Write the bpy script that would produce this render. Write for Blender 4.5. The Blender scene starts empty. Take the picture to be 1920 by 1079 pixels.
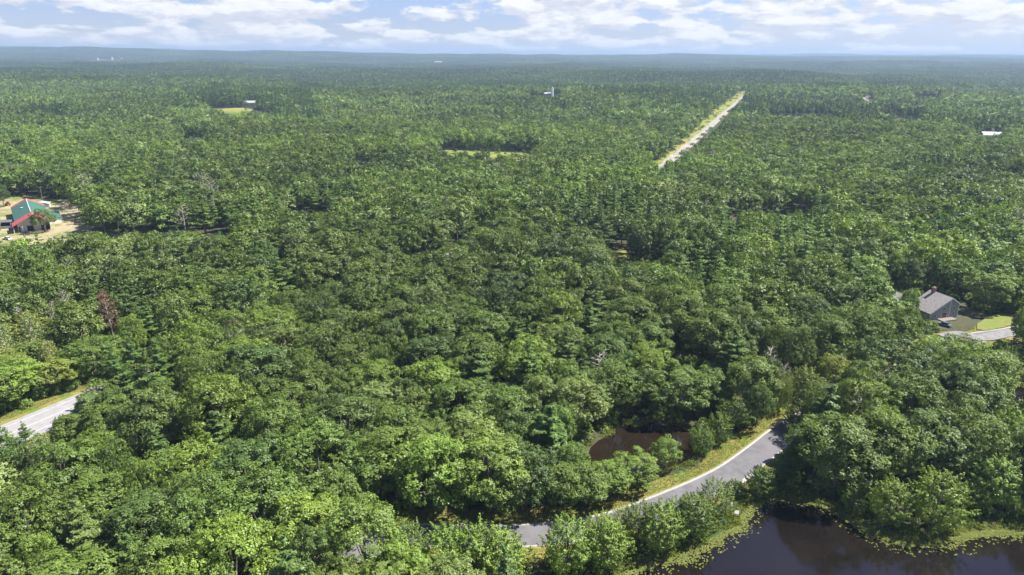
import bpy, math, random
import numpy as np
from mathutils import Vector, Matrix

random.seed(7)
RNG = np.random.default_rng(7)
scene = bpy.context.scene
COL = scene.collection

# ------------------------------------------------------------------ camera
CAM_H = 90.0
PITCH = math.radians(18.8)
ROLL = math.radians(0.38)
F_PX = 1281.0                       # focal length in pixels of the 1920 px wide photograph
cam_data = bpy.data.cameras.new('camera')
cam_data.sensor_width = 36.0
cam_data.lens = 36.0 * F_PX / 1920.0
cam_data.clip_start = 1.0
cam_data.clip_end = 80000.0
cam = bpy.data.objects.new('camera', cam_data)
COL.objects.link(cam)
CAM_M = Matrix.Rotation(math.pi / 2 - PITCH, 4, 'X') @ Matrix.Rotation(ROLL, 4, 'Z')
CAM_M = Matrix.Translation((0, 0, CAM_H)) @ CAM_M
cam.matrix_world = CAM_M
scene.camera = cam

# ------------------------------------------------------------------ light
SUN_AZ = math.radians(76)           # to the right of the viewing direction
SUN_EL = math.radians(53)
sun_data = bpy.data.lights.new('sun', 'SUN')
sun_data.energy = 5.0
sun_data.angle = math.radians(0.5)
sun_data.color = (1.0, 0.95, 0.86)
sun = bpy.data.objects.new('sun', sun_data)
COL.objects.link(sun)
SUN_DIR = Vector((math.sin(SUN_AZ) * math.cos(SUN_EL), math.cos(SUN_AZ) * math.cos(SUN_EL), math.sin(SUN_EL)))
sun.rotation_euler = SUN_DIR.to_track_quat('Z', 'Y').to_euler()

scene.view_settings.view_transform = 'Standard'
scene.view_settings.look = 'None'
scene.view_settings.exposure = 1.2
scene.view_settings.gamma = 1.0
scene.render.engine = 'CYCLES'
cy = scene.cycles
cy.max_bounces = 5
cy.diffuse_bounces = 2
cy.glossy_bounces = 2
cy.transmission_bounces = 3
cy.volume_bounces = 0
cy.transparent_max_bounces = 4
cy.use_denoising = True
cy.denoiser = 'OPENIMAGEDENOISE'
cy.denoising_input_passes = 'RGB_ALBEDO_NORMAL'
cy.denoising_prefilter = 'ACCURATE'
cy.use_adaptive_sampling = False
cy.sample_clamp_indirect = 4.0


# ------------------------------------------------------------------ node helpers
class NT:
    def __init__(self, tree):
        self.t = tree
        self.n = tree.nodes
        self.l = tree.links

    def new(self, typ, **kw):
        nd = self.n.new(typ)
        for k, v in kw.items():
            setattr(nd, k, v)
        return nd

    def link(self, a, b):
        self.l.new(a, b)

    def put(self, sock, v):
        if isinstance(v, bpy.types.NodeSocket):
            self.l.new(v, sock)
        else:
            sock.default_value = v

    def math(self, op, a, b=None, c=None, clamp=False):
        nd = self.n.new('ShaderNodeMath')
        nd.operation = op
        nd.use_clamp = clamp
        self.put(nd.inputs[0], a)
        if b is not None:
            self.put(nd.inputs[1], b)
        if c is not None:
            self.put(nd.inputs[2], c)
        return nd.outputs[0]

    def mix(self, f, a, b, mode='MIX'):
        nd = self.n.new('ShaderNodeMix')
        nd.data_type = 'RGBA'
        nd.blend_type = mode
        self.put(nd.inputs[0], f)
        for s, v in ((nd.inputs[6], a), (nd.inputs[7], b)):
            if isinstance(v, (tuple, list)) and len(v) == 3:
                v = (*v, 1)
            self.put(s, v)
        return nd.outputs[2]

    def ramp(self, f, stops):
        nd = self.n.new('ShaderNodeValToRGB')
        while len(nd.color_ramp.elements) < len(stops):
            nd.color_ramp.elements.new(0.5)
        for e, (p, c) in zip(nd.color_ramp.elements, stops):
            e.position = p
            e.color = (*c, 1) if len(c) == 3 else c
        self.put(nd.inputs[0], f)
        return nd.outputs[0]

    def mrange(self, v, a, b, c=0.0, d=1.0, smooth=True):
        nd = self.n.new('ShaderNodeMapRange')
        nd.interpolation_type = 'SMOOTHSTEP' if smooth else 'LINEAR'
        self.put(nd.inputs[0], v)
        for i, x in enumerate((a, b, c, d)):
            nd.inputs[i + 1].default_value = x
        return nd.outputs[0]

    def noise(self, vec, scale, detail=4.0, rough=0.5, dist=0.0):
        nd = self.n.new('ShaderNodeTexNoise')
        if vec is not None:
            self.l.new(vec, nd.inputs['Vector'])
        nd.inputs['Scale'].default_value = scale
        nd.inputs['Detail'].default_value = detail
        nd.inputs['Roughness'].default_value = rough
        nd.inputs['Distortion'].default_value = dist
        return nd.outputs['Fac']


def pix_dir(px, py):
    v = Vector(((px - 960) / F_PX, -(py - 539.5) / F_PX, -1.0))
    return (CAM_M.to_3x3() @ v).normalized()


# ------------------------------------------------------------------ sky
world = bpy.data.worlds.new('World')
scene.world = world
world.use_nodes = True
wt = NT(world.node_tree)
wt.n.clear()
out = wt.new('ShaderNodeOutputWorld')
bg = wt.new('ShaderNodeBackground')
sky = wt.new('ShaderNodeTexSky')
sky.sky_type = 'NISHITA'
sky.sun_disc = False
sky.sun_elevation = SUN_EL
sky.sun_rotation = SUN_AZ
sky.altitude = 100
sky.air_density = 1.0
sky.dust_density = 0.6
sky.ozone_density = 2.0
tc = wt.new('ShaderNodeTexCoord')
sep = wt.new('ShaderNodeSeparateXYZ')
wt.link(tc.outputs['Generated'], sep.inputs[0])
az = wt.math('ARCTAN2', sep.outputs[0], sep.outputs[1])
el = wt.math('ARCSINE', sep.outputs[2])
# cumulus layer: bands squeezed in elevation near the horizon
comb = wt.new('ShaderNodeCombineXYZ')
wt.put(comb.inputs[0], wt.math('MULTIPLY', az, 15.0))
wt.put(comb.inputs[1], wt.math('MULTIPLY', wt.math('POWER', wt.math('ABSOLUTE', el), 0.8), 30.0))
wt.put(comb.inputs[2], 3.7)
n1 = wt.noise(comb.outputs[0], 1.0, 8.0, 0.56, 0.15)
comb2 = wt.new('ShaderNodeCombineXYZ')
wt.put(comb2.inputs[0], wt.math('MULTIPLY', az, 2.2))
wt.put(comb2.inputs[1], wt.math('MULTIPLY', el, 14.0))
wt.put(comb2.inputs[2], 9.1)
n2 = wt.noise(comb2.outputs[0], 1.0, 3.0, 0.5, 0.0)
cov = wt.math('ADD', wt.math('MULTIPLY', n1, 0.75), wt.math('MULTIPLY', n2, 0.35))
# the large clouds and blue openings of this sky: (px, py, half width, half height, amount)
for (cx, cyy, hw, hh, amt) in ((760, 20, 130, 34, -0.16), (1180, 48, 60, 22, -0.07), (1330, 60, 60, 20, -0.05), (60, 34, 120, 12, -0.08),
                               (1240, 10, 60, 14, -0.05), (640, 48, 170, 26, 0.10), (1060, 14, 90, 16, 0.10), (1450, 10, 150, 14, 0.08),
                               (1440, 58, 70, 13, 0.10), (1700, 25, 260, 18, 0.06), (250, 10, 350, 12, 0.06), (980, 68, 110, 14, 0.05),
                               (160, 60, 280, 18, 0.05)):
    d = pix_dir(cx, cyy)
    a0 = math.atan2(d.x, d.y)
    e0 = math.asin(d.z)
    ta = wt.math('DIVIDE', wt.math('SUBTRACT', az, a0), hw / F_PX)
    te = wt.math('DIVIDE', wt.math('SUBTRACT', el, e0), hh / F_PX)
    r2 = wt.math('ADD', wt.math('MULTIPLY', ta, ta), wt.math('MULTIPLY', te, te))
    g = wt.math('MULTIPLY', wt.math('POWER', 2.718, wt.math('MULTIPLY', r2, -0.7)), amt)
    cov = wt.math('ADD', cov, g)
low = wt.mrange(el, 0.16, 0.42, 1.0, 0.08)
mask = wt.math('MULTIPLY', wt.mrange(cov, 0.500, 0.575), low)
shade = wt.noise(comb.outputs[0], 2.3, 5.0, 0.6, 0.3)
dens = wt.mrange(cov, 0.55, 0.78)
shift = wt.new('ShaderNodeVectorMath', operation='ADD')
wt.link(comb.outputs[0], shift.inputs[0])
shift.inputs[1].default_value = (0.12, 0.42, 0.0)
n1b = wt.noise(shift.outputs[0], 1.0, 6.0, 0.56, 0.15)
lit = wt.mrange(wt.math('SUBTRACT', n1, n1b), -0.07, 0.11)
ccol = wt.mix(wt.math('ADD', wt.math('MULTIPLY', wt.math('SUBTRACT', 1.0, lit), 0.75), wt.math('MULTIPLY', wt.mrange(shade, 0.4, 0.7), 0.25), clamp=True),
              (0.47, 0.47, 0.475), (0.30, 0.315, 0.365))
skyc = wt.mix(1.0, sky.outputs[0], (0.046, 0.049, 0.073), 'MULTIPLY')
skyc = wt.mix(wt.mrange(el, 0.15, 1.1), skyc, wt.mix(1.0, skyc, (0.62, 0.64, 0.70), 'MULTIPLY'))
fade = wt.mrange(el, 0.0, 0.05)
skyc = wt.mix(wt.math('MULTIPLY', wt.math('SUBTRACT', 1.0, fade), 0.8), skyc, (0.31, 0.345, 0.40))
final = wt.mix(mask, skyc, ccol)
wt.link(final, bg.inputs['Color'])
bg.inputs['Strength'].default_value = 1.0
wt.link(bg.outputs[0], out.inputs['Surface'])


# ------------------------------------------------------------------ tagging helpers
def tag(o, label=None, cat=None, group=None, kind=None):
    if label:
        o['label'] = label
    if cat:
        o['category'] = cat
    if group:
        o['group'] = group
    if kind:
        o['kind'] = kind
    return o


def empty(name, loc, rz=0.0, scale=(1, 1, 1)):
    e = bpy.data.objects.new(name, None)
    e.location = loc
    e.rotation_euler = (0, 0, rz)
    e.scale = scale
    e.empty_display_size = 1.0
    COL.objects.link(e)
    return e


def np_mesh(name, verts, faces, mats=(), mat_idx=None, smooth=False, fattr=None):
    """faces: (n,k) array or list of arrays of equal-k faces"""
    me = bpy.data.meshes.new(name)
    verts = np.asarray(verts, dtype=np.float32)
    if not isinstance(faces, (list, tuple)):
        faces = [faces]
    faces = [np.asarray(f, dtype=np.int32) for f in faces if len(f)]
    loops = np.concatenate([f.ravel() for f in faces])
    sizes = np.concatenate([np.full(len(f), f.shape[1], dtype=np.int32) for f in faces])
    starts = np.concatenate([[0], np.cumsum(sizes)[:-1]]).astype(np.int32)
    me.vertices.add(len(verts))
    me.vertices.foreach_set('co', verts.ravel())
    me.loops.add(len(loops))
    me.loops.foreach_set('vertex_index', loops)
    me.polygons.add(len(sizes))
    me.polygons.foreach_set('loop_start', starts)
    me.polygons.foreach_set('loop_total', sizes)
    for m in mats:
        me.materials.append(m)
    if mat_idx is not None:
        me.polygons.foreach_set('material_index', np.asarray(mat_idx, dtype=np.int32))
    if smooth:
        me.polygons.foreach_set('use_smooth', np.ones(len(sizes), dtype=bool))
    if fattr is not None:
        at = me.attributes.new('var', 'FLOAT', 'FACE')
        at.data.foreach_set('value', np.asarray(fattr, dtype=np.float32))
    me.update(calc_edges=True)
    me.validate()
    return me


def link_mesh(name, me, parent=None):
    o = bpy.data.objects.new(name, me)
    COL.objects.link(o)
    if parent:
        o.parent = parent
    return o


class MB:
    """collects simple solids into one mesh (metres, local space)"""

    def __init__(self):
        self.v = []
        self.f = []
        self.m = []

    def face(self, pts, m=0):
        i = len(self.v)
        self.v += [tuple(p) for p in pts]
        self.f.append(tuple(range(i, i + len(pts))))
        self.m.append(m)

    def prism(self, bottom, top, m=0):
        n = len(bottom)
        i = len(self.v)
        self.v += [tuple(p) for p in bottom] + [tuple(p) for p in top]
        self.f.append(tuple(range(i + n - 1, i - 1, -1)))
        self.f.append(tuple(range(i + n, i + 2 * n)))
        for k in range(n):
            k2 = (k + 1) % n
            self.f.append((i + k, i + k2, i + n + k2, i + n + k))
        self.m += [m] * (n + 2)

    def box(self, x0, x1, y0, y1, z0, z1, m=0):
        self.prism([(x0, y0, z0), (x1, y0, z0), (x1, y1, z0), (x0, y1, z0)],
                   [(x0, y0, z1), (x1, y0, z1), (x1, y1, z1), (x0, y1, z1)], m)

    def tube(self, pts, radii, n=7, m=0):
        rings = []
        up = Vector((0.13, 0.21, 1)).normalized()
        for k, p in enumerate(pts):
            p = Vector(p)
            a = Vector(pts[max(k - 1, 0)])
            b = Vector(pts[min(k + 1, len(pts) - 1)])
            t = (b - a).normalized()
            s = t.cross(up)
            if s.length < 0.05:
                s = t.cross(Vector((1, 0, 0)))
            s.normalize()
            w = t.cross(s)
            i = len(self.v)
            for j in range(n):
                an = 2 * math.pi * j / n
                self.v.append(tuple(p + (s * math.cos(an) + w * math.sin(an)) * radii[k]))
            rings.append(i)
        for a, b in zip(rings, rings[1:]):
            for j in range(n):
                j2 = (j + 1) % n
                self.f.append((a + j, a + j2, b + j2, b + j))
                self.m.append(m)
        self.f.append(tuple(range(rings[-1], rings[-1] + n)))
        self.m.append(m)

    def build(self, name, mats, parent=None, smooth=False):
        me = bpy.data.meshes.new(name)
        me.from_pydata(self.v, [], self.f)
        for mm in (mats if isinstance(mats, (list, tuple)) else [mats]):
            me.materials.append(mm)
        me.polygons.foreach_set('material_index', self.m)
        if smooth:
            me.polygons.foreach_set('use_smooth', [True] * len(self.f))
        me.update()
        return link_mesh(name, me, parent)


# ------------------------------------------------------------------ materials
def mat(name):
    m = bpy.data.materials.new(name)
    m.use_nodes = True
    t = NT(m.node_tree)
    t.n.clear()
    o = t.new('ShaderNodeOutputMaterial')
    return m, t, o


def rough_mat(name, c1, c2, scale=1.0, rough=0.85, detail=5.0, bump=0.0, c3=None, scale3=0.1, spec=0.3, lo=0.35, hi=0.65):
    m, t, o = mat(name)
    g = t.new('ShaderNodeNewGeometry')
    f = t.noise(g.outputs['Position'], scale, detail, 0.6)
    c = t.mix(t.mrange(f, lo, hi), c1, c2)
    if c3:
        f3 = t.noise(g.outputs['Position'], scale3, 4.0, 0.6, 0.5)
        c = t.mix(t.mrange(f3, 0.45, 0.62), c, c3)
    p = t.new('ShaderNodeBsdfPrincipled')
    t.link(c, p.inputs['Base Color'])
    p.inputs['Roughness'].default_value = rough
    p.inputs['Specular IOR Level'].default_value = spec
    if bump:
        b = t.new('ShaderNodeBump')
        b.inputs['Strength'].default_value = bump
        b.inputs['Distance'].default_value = 0.1
        t.link(f, b.inputs['Height'])
        t.link(b.outputs[0], p.inputs['Normal'])
    t.link(p.outputs[0], o.inputs['Surface'])
    return m


def make_leaf_mat():
    m, t, o = mat('leaf')
    a = t.new('ShaderNodeAttribute', attribute_name='tint', attribute_type='INSTANCER')
    v = t.new('ShaderNodeAttribute', attribute_name='var', attribute_type='GEOMETRY')
    col = t.mix(1.0, a.outputs['Color'], v.outputs['Fac'], 'MULTIPLY')
    d = t.new('ShaderNodeBsdfDiffuse')
    t.link(col, d.inputs['Color'])
    tr = t.new('ShaderNodeBsdfTranslucent')
    tcol = t.mix(1.0, col, (1.35, 1.35, 0.55), 'MULTIPLY')
    t.link(tcol, tr.inputs['Color'])
    ms = t.new('ShaderNodeMixShader')
    ms.inputs[0].default_value = 0.25
    t.link(d.outputs[0], ms.inputs[1])
    t.link(tr.outputs[0], ms.inputs[2])
    gl = t.new('ShaderNodeBsdfGlossy')
    gl.inputs['Roughness'].default_value = 0.5
    gl.inputs['Color'].default_value = (0.9, 0.95, 0.9, 1)
    m2 = t.new('ShaderNodeMixShader')
    m2.inputs[0].default_value = 0.028
    t.link(ms.outputs[0], m2.inputs[1])
    t.link(gl.outputs[0], m2.inputs[2])
    t.link(m2.outputs[0], o.inputs['Surface'])
    return m


LEAF = make_leaf_mat()
BARK = rough_mat('bark', (0.10, 0.085, 0.07), (0.19, 0.17, 0.15), 3.0)
PALE_BARK = rough_mat('pale_bark', (0.42, 0.38, 0.33), (0.62, 0.58, 0.52), 2.0)
GREY_TWIG = rough_mat('grey_twig', (0.24, 0.21, 0.18), (0.40, 0.36, 0.32), 2.0)
SOIL = rough_mat('forest_floor', (0.035, 0.045, 0.018), (0.075, 0.06, 0.035), 0.35, c3=(0.03, 0.06, 0.015), scale3=0.03)
ASPHALT = rough_mat('asphalt', (0.115, 0.112, 0.122), (0.15, 0.147, 0.158), 0.5, rough=0.9, detail=8, c3=(0.155, 0.15, 0.16), scale3=0.12)
OLD_ASPHALT = rough_mat('worn_asphalt', (0.24, 0.235, 0.245), (0.31, 0.305, 0.31), 0.5, rough=0.9, detail=8, c3=(0.28, 0.275, 0.28), scale3=0.2)
GRAVEL = rough_mat('pale_gravel', (0.22, 0.205, 0.17), (0.36, 0.34, 0.31), 0.25, rough=0.95)
KERB = rough_mat('granite', (0.30, 0.285, 0.26), (0.42, 0.40, 0.37), 2.5, rough=0.85)
PAINT = rough_mat('road_paint', (0.36, 0.35, 0.33), (0.58, 0.57, 0.54), 3.0, rough=0.7)
DRIVE_MAT = rough_mat('drive_asphalt', (0.17, 0.165, 0.17), (0.23, 0.225, 0.23), 0.5, rough=0.9, detail=8)
VERGE = rough_mat('dry_grass', (0.15, 0.165, 0.03), (0.24, 0.20, 0.06), 0.9, rough=0.95, detail=7, c3=(0.115, 0.17, 0.025), scale3=0.16)
LAWN = rough_mat('lawn', (0.13, 0.165, 0.03), (0.20, 0.19, 0.05), 0.5, rough=0.95, c3=(0.13, 0.19, 0.03), scale3=0.12)
HAY = rough_mat('hay_field', (0.17, 0.20, 0.035), (0.28, 0.24, 0.05), 0.06, rough=0.95, c3=(0.13, 0.185, 0.03), scale3=0.02)
SAND = rough_mat('sandy_soil', (0.28, 0.235, 0.13), (0.36, 0.31, 0.20), 0.4, rough=0.95, c3=(0.13, 0.17, 0.035), scale3=0.06)
LITTER_SHADE = rough_mat('litter_shade', (0.045, 0.05, 0.025), (0.085, 0.08, 0.04), 1.2, rough=0.95)  # brown litter tone, darkened to carry the shade of the house yard


def flat(name, c, rough=0.6, v=0.12, spec=0.4, scale=1.5):
    return rough_mat(name, tuple(x * (1 - v) for x in c), tuple(min(1, x * (1 + v)) for x in c), scale, rough=rough, spec=spec)


# ------------------------------------------------------------------ terrain
_WAVES = [(0.0095, 0.4, 1.3, 1.0), (0.0071, 1.9, 4.1, 1.2), (0.0042, 1.2, 2.2, 1.4), (0.0133, 2.6, 0.3, 0.5), (0.0027, 0.15, 5.0, 1.6)]
_FAR = [(0.00085, 1.45, 0.7, 1.0), (0.0013, 1.75, 2.9, 0.8), (0.0021, 1.2, 1.1, 0.5), (0.0006, 1.0, 4.4, 0.8), (0.0034, 1.6, 3.3, 0.3)]


def terrain(x, y):
    x = np.asarray(x, dtype=float)
    y = np.asarray(y, dtype=float)
    r = np.hypot(x, y)
    a = np.clip((r - 420) / 1500, 0, 1) * 8.0
    h = np.zeros_like(r)
    for k, th, ph, am in _WAVES:
        h += am * np.sin(k * (x * math.cos(th) + y * math.sin(th)) + ph)
    z = a * h * 0.55
    b = np.clip((r - 1700) / 6500, 0, 1) ** 1.1
    g = np.zeros_like(r)
    for k, th, ph, am in _FAR:
        g += am * np.sin(k * (x * math.cos(th) + y * math.sin(th)) + ph)
    z = z + b * (g * 15.0 + 12)
    ang = np.arctan2(x, y)
    c = np.clip((r - 4500) / 9000, 0, 1)
    z = z + c * (50 + 62 * np.clip(-ang / 0.62, 0, 1) ** 1.4 + 45 * np.clip((ang - 0.05) / 0.55, 0, 1))
    return np.minimum(z, 185)


_CR = np.array(CAM_M.to_3x3())
_CRT = _CR.T


def project(x, y, z):
    """world -> photo pixels and depth"""
    p = np.stack([np.asarray(x, float), np.asarray(y, float), np.asarray(z, float) - CAM_H], -1) @ _CR
    d = -p[..., 2]
    d = np.where(np.abs(d) < 1e-6, 1e-6, d)
    return 960 + F_PX * p[..., 0] / d, 539.5 - F_PX * p[..., 1] / d, d


def G(px, py, z=None):
    """the point of the ground (or of the level z) that lies in the direction of a photo pixel"""
    d = pix_dir(px, py)
    if z is not None:
        t = (z - CAM_H) / d.z
        return (d.x * t, d.y * t)
    t, st = 40.0, 1.0
    for _ in range(4000):
        if CAM_H + d.z * t <= float(terrain(d.x * t, d.y * t)) or t > 30000:
            break
        t += max(1.0, t * 0.004)
    lo, hi = t - max(1.0, t * 0.004), t
    for _ in range(18):
        m = (lo + hi) / 2
        if CAM_H + d.z * m <= float(terrain(d.x * m, d.y * m)):
            hi = m
        else:
            lo = m
    return (d.x * hi, d.y * hi)


def GP(pts, z=None):
    return np.array([G(px, py, z) for px, py in pts])


# water bodies, as ground outlines
LAKE = GP([(1010, 1130), (1130, 1090), (1210, 1062), (1290, 1035), (1345, 1010), (1378, 990), (1392, 968), (1404, 948), (1440, 938),
           (1490, 934), (1525, 938), (1560, 950), (1605, 978), (1655, 1006), (1705, 1020), (1760, 1015), (1820, 1000),
           (1880, 996), (1960, 992), (2080, 1010), (2200, 1100), (2250, 1300), (1900, 1500), (1200, 1500), (950, 1300)], 0.0)
POND = GP([(1106, 858), (1112, 838), (1126, 826), (1146, 816), (1158, 803), (1180, 797), (1202, 799), (1222, 793), (1246, 800), (1262, 797), (1290, 808), (1304, 822), (1300, 846), (1284, 864), (1240, 876), (1180, 888), (1130, 892), (1108, 880)], 0.0)
COVE = GP([(1872, 742), (1890, 722), (1925, 708), (1990, 712), (2060, 760), (2080, 850), (2000, 880), (1950, 830), (1915, 780), (1890, 765)], 0.0)
WATERS = [LAKE, POND, COVE]


def seg_dist(px, py, poly, closed=True):
    best = np.full(px.shape, 1e12)
    n = len(poly)
    for i in range(n if closed else n - 1):
        ax, ay = poly[i]
        bx, by = poly[(i + 1) % n]
        dx, dy = bx - ax, by - ay
        L = dx * dx + dy * dy + 1e-12
        t = np.clip(((px - ax) * dx + (py - ay) * dy) / L, 0, 1)
        best = np.minimum(best, (px - ax - t * dx) ** 2 + (py - ay - t * dy) ** 2)
    return np.sqrt(best)


def inside(px, py, poly):
    c = np.zeros(px.shape, dtype=bool)
    n = len(poly)
    j = n - 1
    for i in range(n):
        xi, yi = poly[i]
        xj, yj = poly[j]
        with np.errstate(divide='ignore', invalid='ignore'):
            k = ((yi > py) != (yj > py)) & (px < (xj - xi) * (py - yi) / (yj - yi + 1e-12) + xi)
        c ^= k
        j = i
    return c


def sdist(px, py, poly):
    d = seg_dist(px, py, poly)
    return np.where(inside(px, py, poly), -d, d)


def smooth_line(pts, n=10):
    """Catmull-Rom through the points"""
    pts = [np.array(p, float) for p in pts]
    P = [2 * pts[0] - pts[1]] + pts + [2 * pts[-1] - pts[-2]]
    out = []
    for i in range(1, len(P) - 2):
        for k in range(n):
            t = k / n
            a, b, c, d = P[i - 1], P[i], P[i + 1], P[i + 2]
            out.append(0.5 * ((2 * b) + (-a + c) * t + (2 * a - 5 * b + 4 * c - d) * t * t + (-a + 3 * b - 3 * c + d) * t ** 3))
    out.append(pts[-1])
    return np.array(out)


# roads (centre lines on the ground)
LANE = smooth_line(GP([(560, 1085), (640, 1046), (720, 1016), (800, 1004), (900, 1007), (985, 1005), (1090, 995), (1165, 977),
                       (1237, 950), (1322, 914), (1376, 885), (1425, 849), (1468, 815), (1510, 788), (1590, 755), (1680, 705),
                       (1760, 655), (1830, 634), (1910, 621), (1990, 600)], 0.0), 8)
ROAD_A = np.array(G(-160, 862, 0.0))
road_px = [(-400, 968), (-160, 884), (0, 820), (75, 789), (150, 757), (230, 722), (330, 680)]
ROAD1 = [G(px, py, 0.0) for px, py in road_px]
COR = [G(px, py) for px, py in [(1222, 328), (1262, 302), (1325, 248), (1396, 179)]]
COR_DIR = (np.array(COR[3]) - np.array(COR[0]))
COR_DIR /= np.linalg.norm(COR_DIR)
COR_N = np.array((COR_DIR[1], -COR_DIR[0]))     # to the right of the travel direction
ROAD2 = [np.array(COR[0]) + COR_DIR * s for s in np.linspace(-60, 1350, 40)]
bridge = [np.array(ROAD1[-1]) * (1 - t) + ROAD2[0] * t for t in (0.25, 0.5, 0.75)]
MAIN = smooth_line(list(ROAD1) + bridge + ROAD2, 6)

DRIVE = smooth_line(GP([(1770, 634), (1800, 628), (1838, 635), (1880, 628), (1930, 620)], 0.0), 8)


# ------------------------------------------------------------------ ground sheet
def build_ground():
    na = 460
    ang = np.radians(np.linspace(-62, 62, na))
    r = [12.0]
    while r[-1] < 90:
        r.append(r[-1] + 4)
    while r[-1] < 260:
        r.append(r[-1] + 1.2)
    while r[-1] < 42000:
        r.append(r[-1] * 1.016)
    r = np.array(r)
    R, A = np.meshgrid(r, ang, indexing='ij')
    X = R * np.sin(A)
    Y = R * np.cos(A)
    Z = terrain(X, Y)
    near = R < 400
    rn = np.random.default_rng(3)
    bump = 0.12 * np.sin(X * 0.31 + 1.3 * np.sin(Y * 0.17)) + 0.1 * np.sin(Y * 0.43 + X * 0.21)
    dl = seg_dist(X, Y, LANE, False)
    dm = seg_dist(X, Y, MAIN[::3], False)
    keep = np.clip((np.minimum(dl, dm) - 8) / 8, 0, 1)
    Z = Z + np.where(near, bump * keep, 0) - 0.02
    for W in WATERS:
        sd = np.where(near, sdist(X, Y, W), 99)
        Z = np.where(sd < 3, np.clip(sd * 0.28 - 0.45, -1.6, 0.3) * 1.0 + np.where(sd > 1.6, (sd - 1.6) * 0.0, 0), Z)
    nr = len(r)
    idx = np.arange(nr * na).reshape(nr, na)
    f = np.stack([idx[:-1, :-1], idx[:-1, 1:], idx[1:, 1:], idx[1:, :-1]], -1).reshape(-1, 4)
    v = np.stack([X, Y, Z], -1).reshape(-1, 3)
    v = np.concatenate([v, [[-4000, -2500, -0.5], [4000, -2500, -0.5]]])
    me = np_mesh('ground', v, f[:, ::-1], [SOIL], smooth=True)
    o = link_mesh('ground', me)
    tag(o, kind='structure')


build_ground()


def sheet(name, line, w0, w1, material, dz, kind='structure'):
    """strip between offsets w0..w1 (to the right of the line)"""
    line = np.asarray(line)
    t = np.gradient(line, axis=0)
    t /= np.linalg.norm(t, axis=1)[:, None] + 1e-9
    n = np.stack([t[:, 1], -t[:, 0]], -1)
    w0 = np.broadcast_to(w0, len(line))[:, None]
    w1 = np.broadcast_to(w1, len(line))[:, None]
    m = 5
    rows = [line + n * (w0 + (w1 - w0) * k / (m - 1)) for k in range(m)]
    V = np.stack(rows, 1)
    Z = terrain(V[..., 0], V[..., 1]) + dz
    dist = np.hypot(V[..., 0], V[..., 1])
    Z = Z + np.clip((dist - 420) / 1000, 0, 1) * 0.5
    v = np.concatenate([V, Z[..., None]], -1).reshape(-1, 3)
    idx = np.arange(len(line) * m).reshape(len(line), m)
    f = np.stack([idx[:-1, :-1], idx[:-1, 1:], idx[1:, 1:], idx[1:, :-1]], -1).reshape(-1, 4)
    o = link_mesh(name, np_mesh(name, v, f[:, ::-1], [material]))
    if kind:
        tag(o, kind=kind)
    return o


def kerb(name, line, off, material, w=0.45, h=0.14):
    line = np.asarray(line)
    t = np.gradient(line, axis=0)
    t /= np.linalg.norm(t, axis=1)[:, None] + 1e-9
    n = np.stack([t[:, 1], -t[:, 0]], -1)
    a = line + n * (off - w / 2)
    b = line + n * (off + w / 2)
    ring = [(a, -0.1), (a, h), (b, h), (b, -0.1)]
    v = np.stack([np.concatenate([p, np.full((len(p), 1), z)], 1) for p, z in ring], 1).reshape(-1, 3)
    idx = np.arange(len(line) * 4).reshape(len(line), 4)
    fs = [np.stack([idx[:-1, k], idx[:-1, k + 1], idx[1:, k + 1], idx[1:, k]], -1) for k in range(3)]
    o = link_mesh(name, np_mesh(name, v, np.concatenate(fs), [material]))
    return tag(o, kind='structure')


def blob_sheet(name, poly, material, dz, jag=0.0):
    poly = np.asarray(poly, float)
    pts = []
    n = len(poly)
    for i in range(n):
        a, b = poly[i], poly[(i + 1) % n]
        L = np.linalg.norm(b - a)
        k = max(1, int(L / 4))
        for j in range(k):
            p = a + (b - a) * j / k
            if jag:
                p = p + RNG.normal(0, jag, 2)
            pts.append(p)
    pts = np.array(pts)
    c = pts.mean(0)
    zs = terrain(pts[:, 0], pts[:, 1]) + dz
    dd = np.hypot(pts[:, 0], pts[:, 1])
    zs = zs + np.clip((dd - 420) / 1000, 0, 1) * 0.6
    m = len(pts)
    K = 14
    rings = [c + (pts - c) * (j / K) for j in range(1, K + 1)]
    V = np.concatenate([[c]] + rings)
    zz = terrain(V[:, 0], V[:, 1]) + dz + np.clip((np.hypot(V[:, 0], V[:, 1]) - 420) / 1000, 0, 1) * 0.6
    v = np.concatenate([V, zz[:, None]], 1)
    ii = np.arange(m)
    jj = (ii + 1) % m
    tri = np.stack([np.zeros(m, int), 1 + ii, 1 + jj], 1)
    q = [np.stack([1 + j * m + ii, 1 + (j + 1) * m + ii, 1 + (j + 1) * m + jj, 1 + j * m + jj], 1) for j in range(K - 1)]
    f = [tri, np.concatenate(q)]
    me = np_mesh(name, v, f, [material])
    o = link_mesh(name, me)
    # face up
    return tag(o, kind='structure')


# lane with granite kerbs and verges
sheet('grass_verge', LANE, -8.5, -3.3, VERGE, 0.02)
sheet('grass_verge', LANE[:150], 3.3, 7.5, VERGE, 0.02)
sheet('lane', LANE, -3.0, 3.0, ASPHALT, 0.035)
kerb('kerb', LANE, -3.3, KERB, 0.62)
kerb('kerb', LANE, 3.2, KERB, 0.42)
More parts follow.
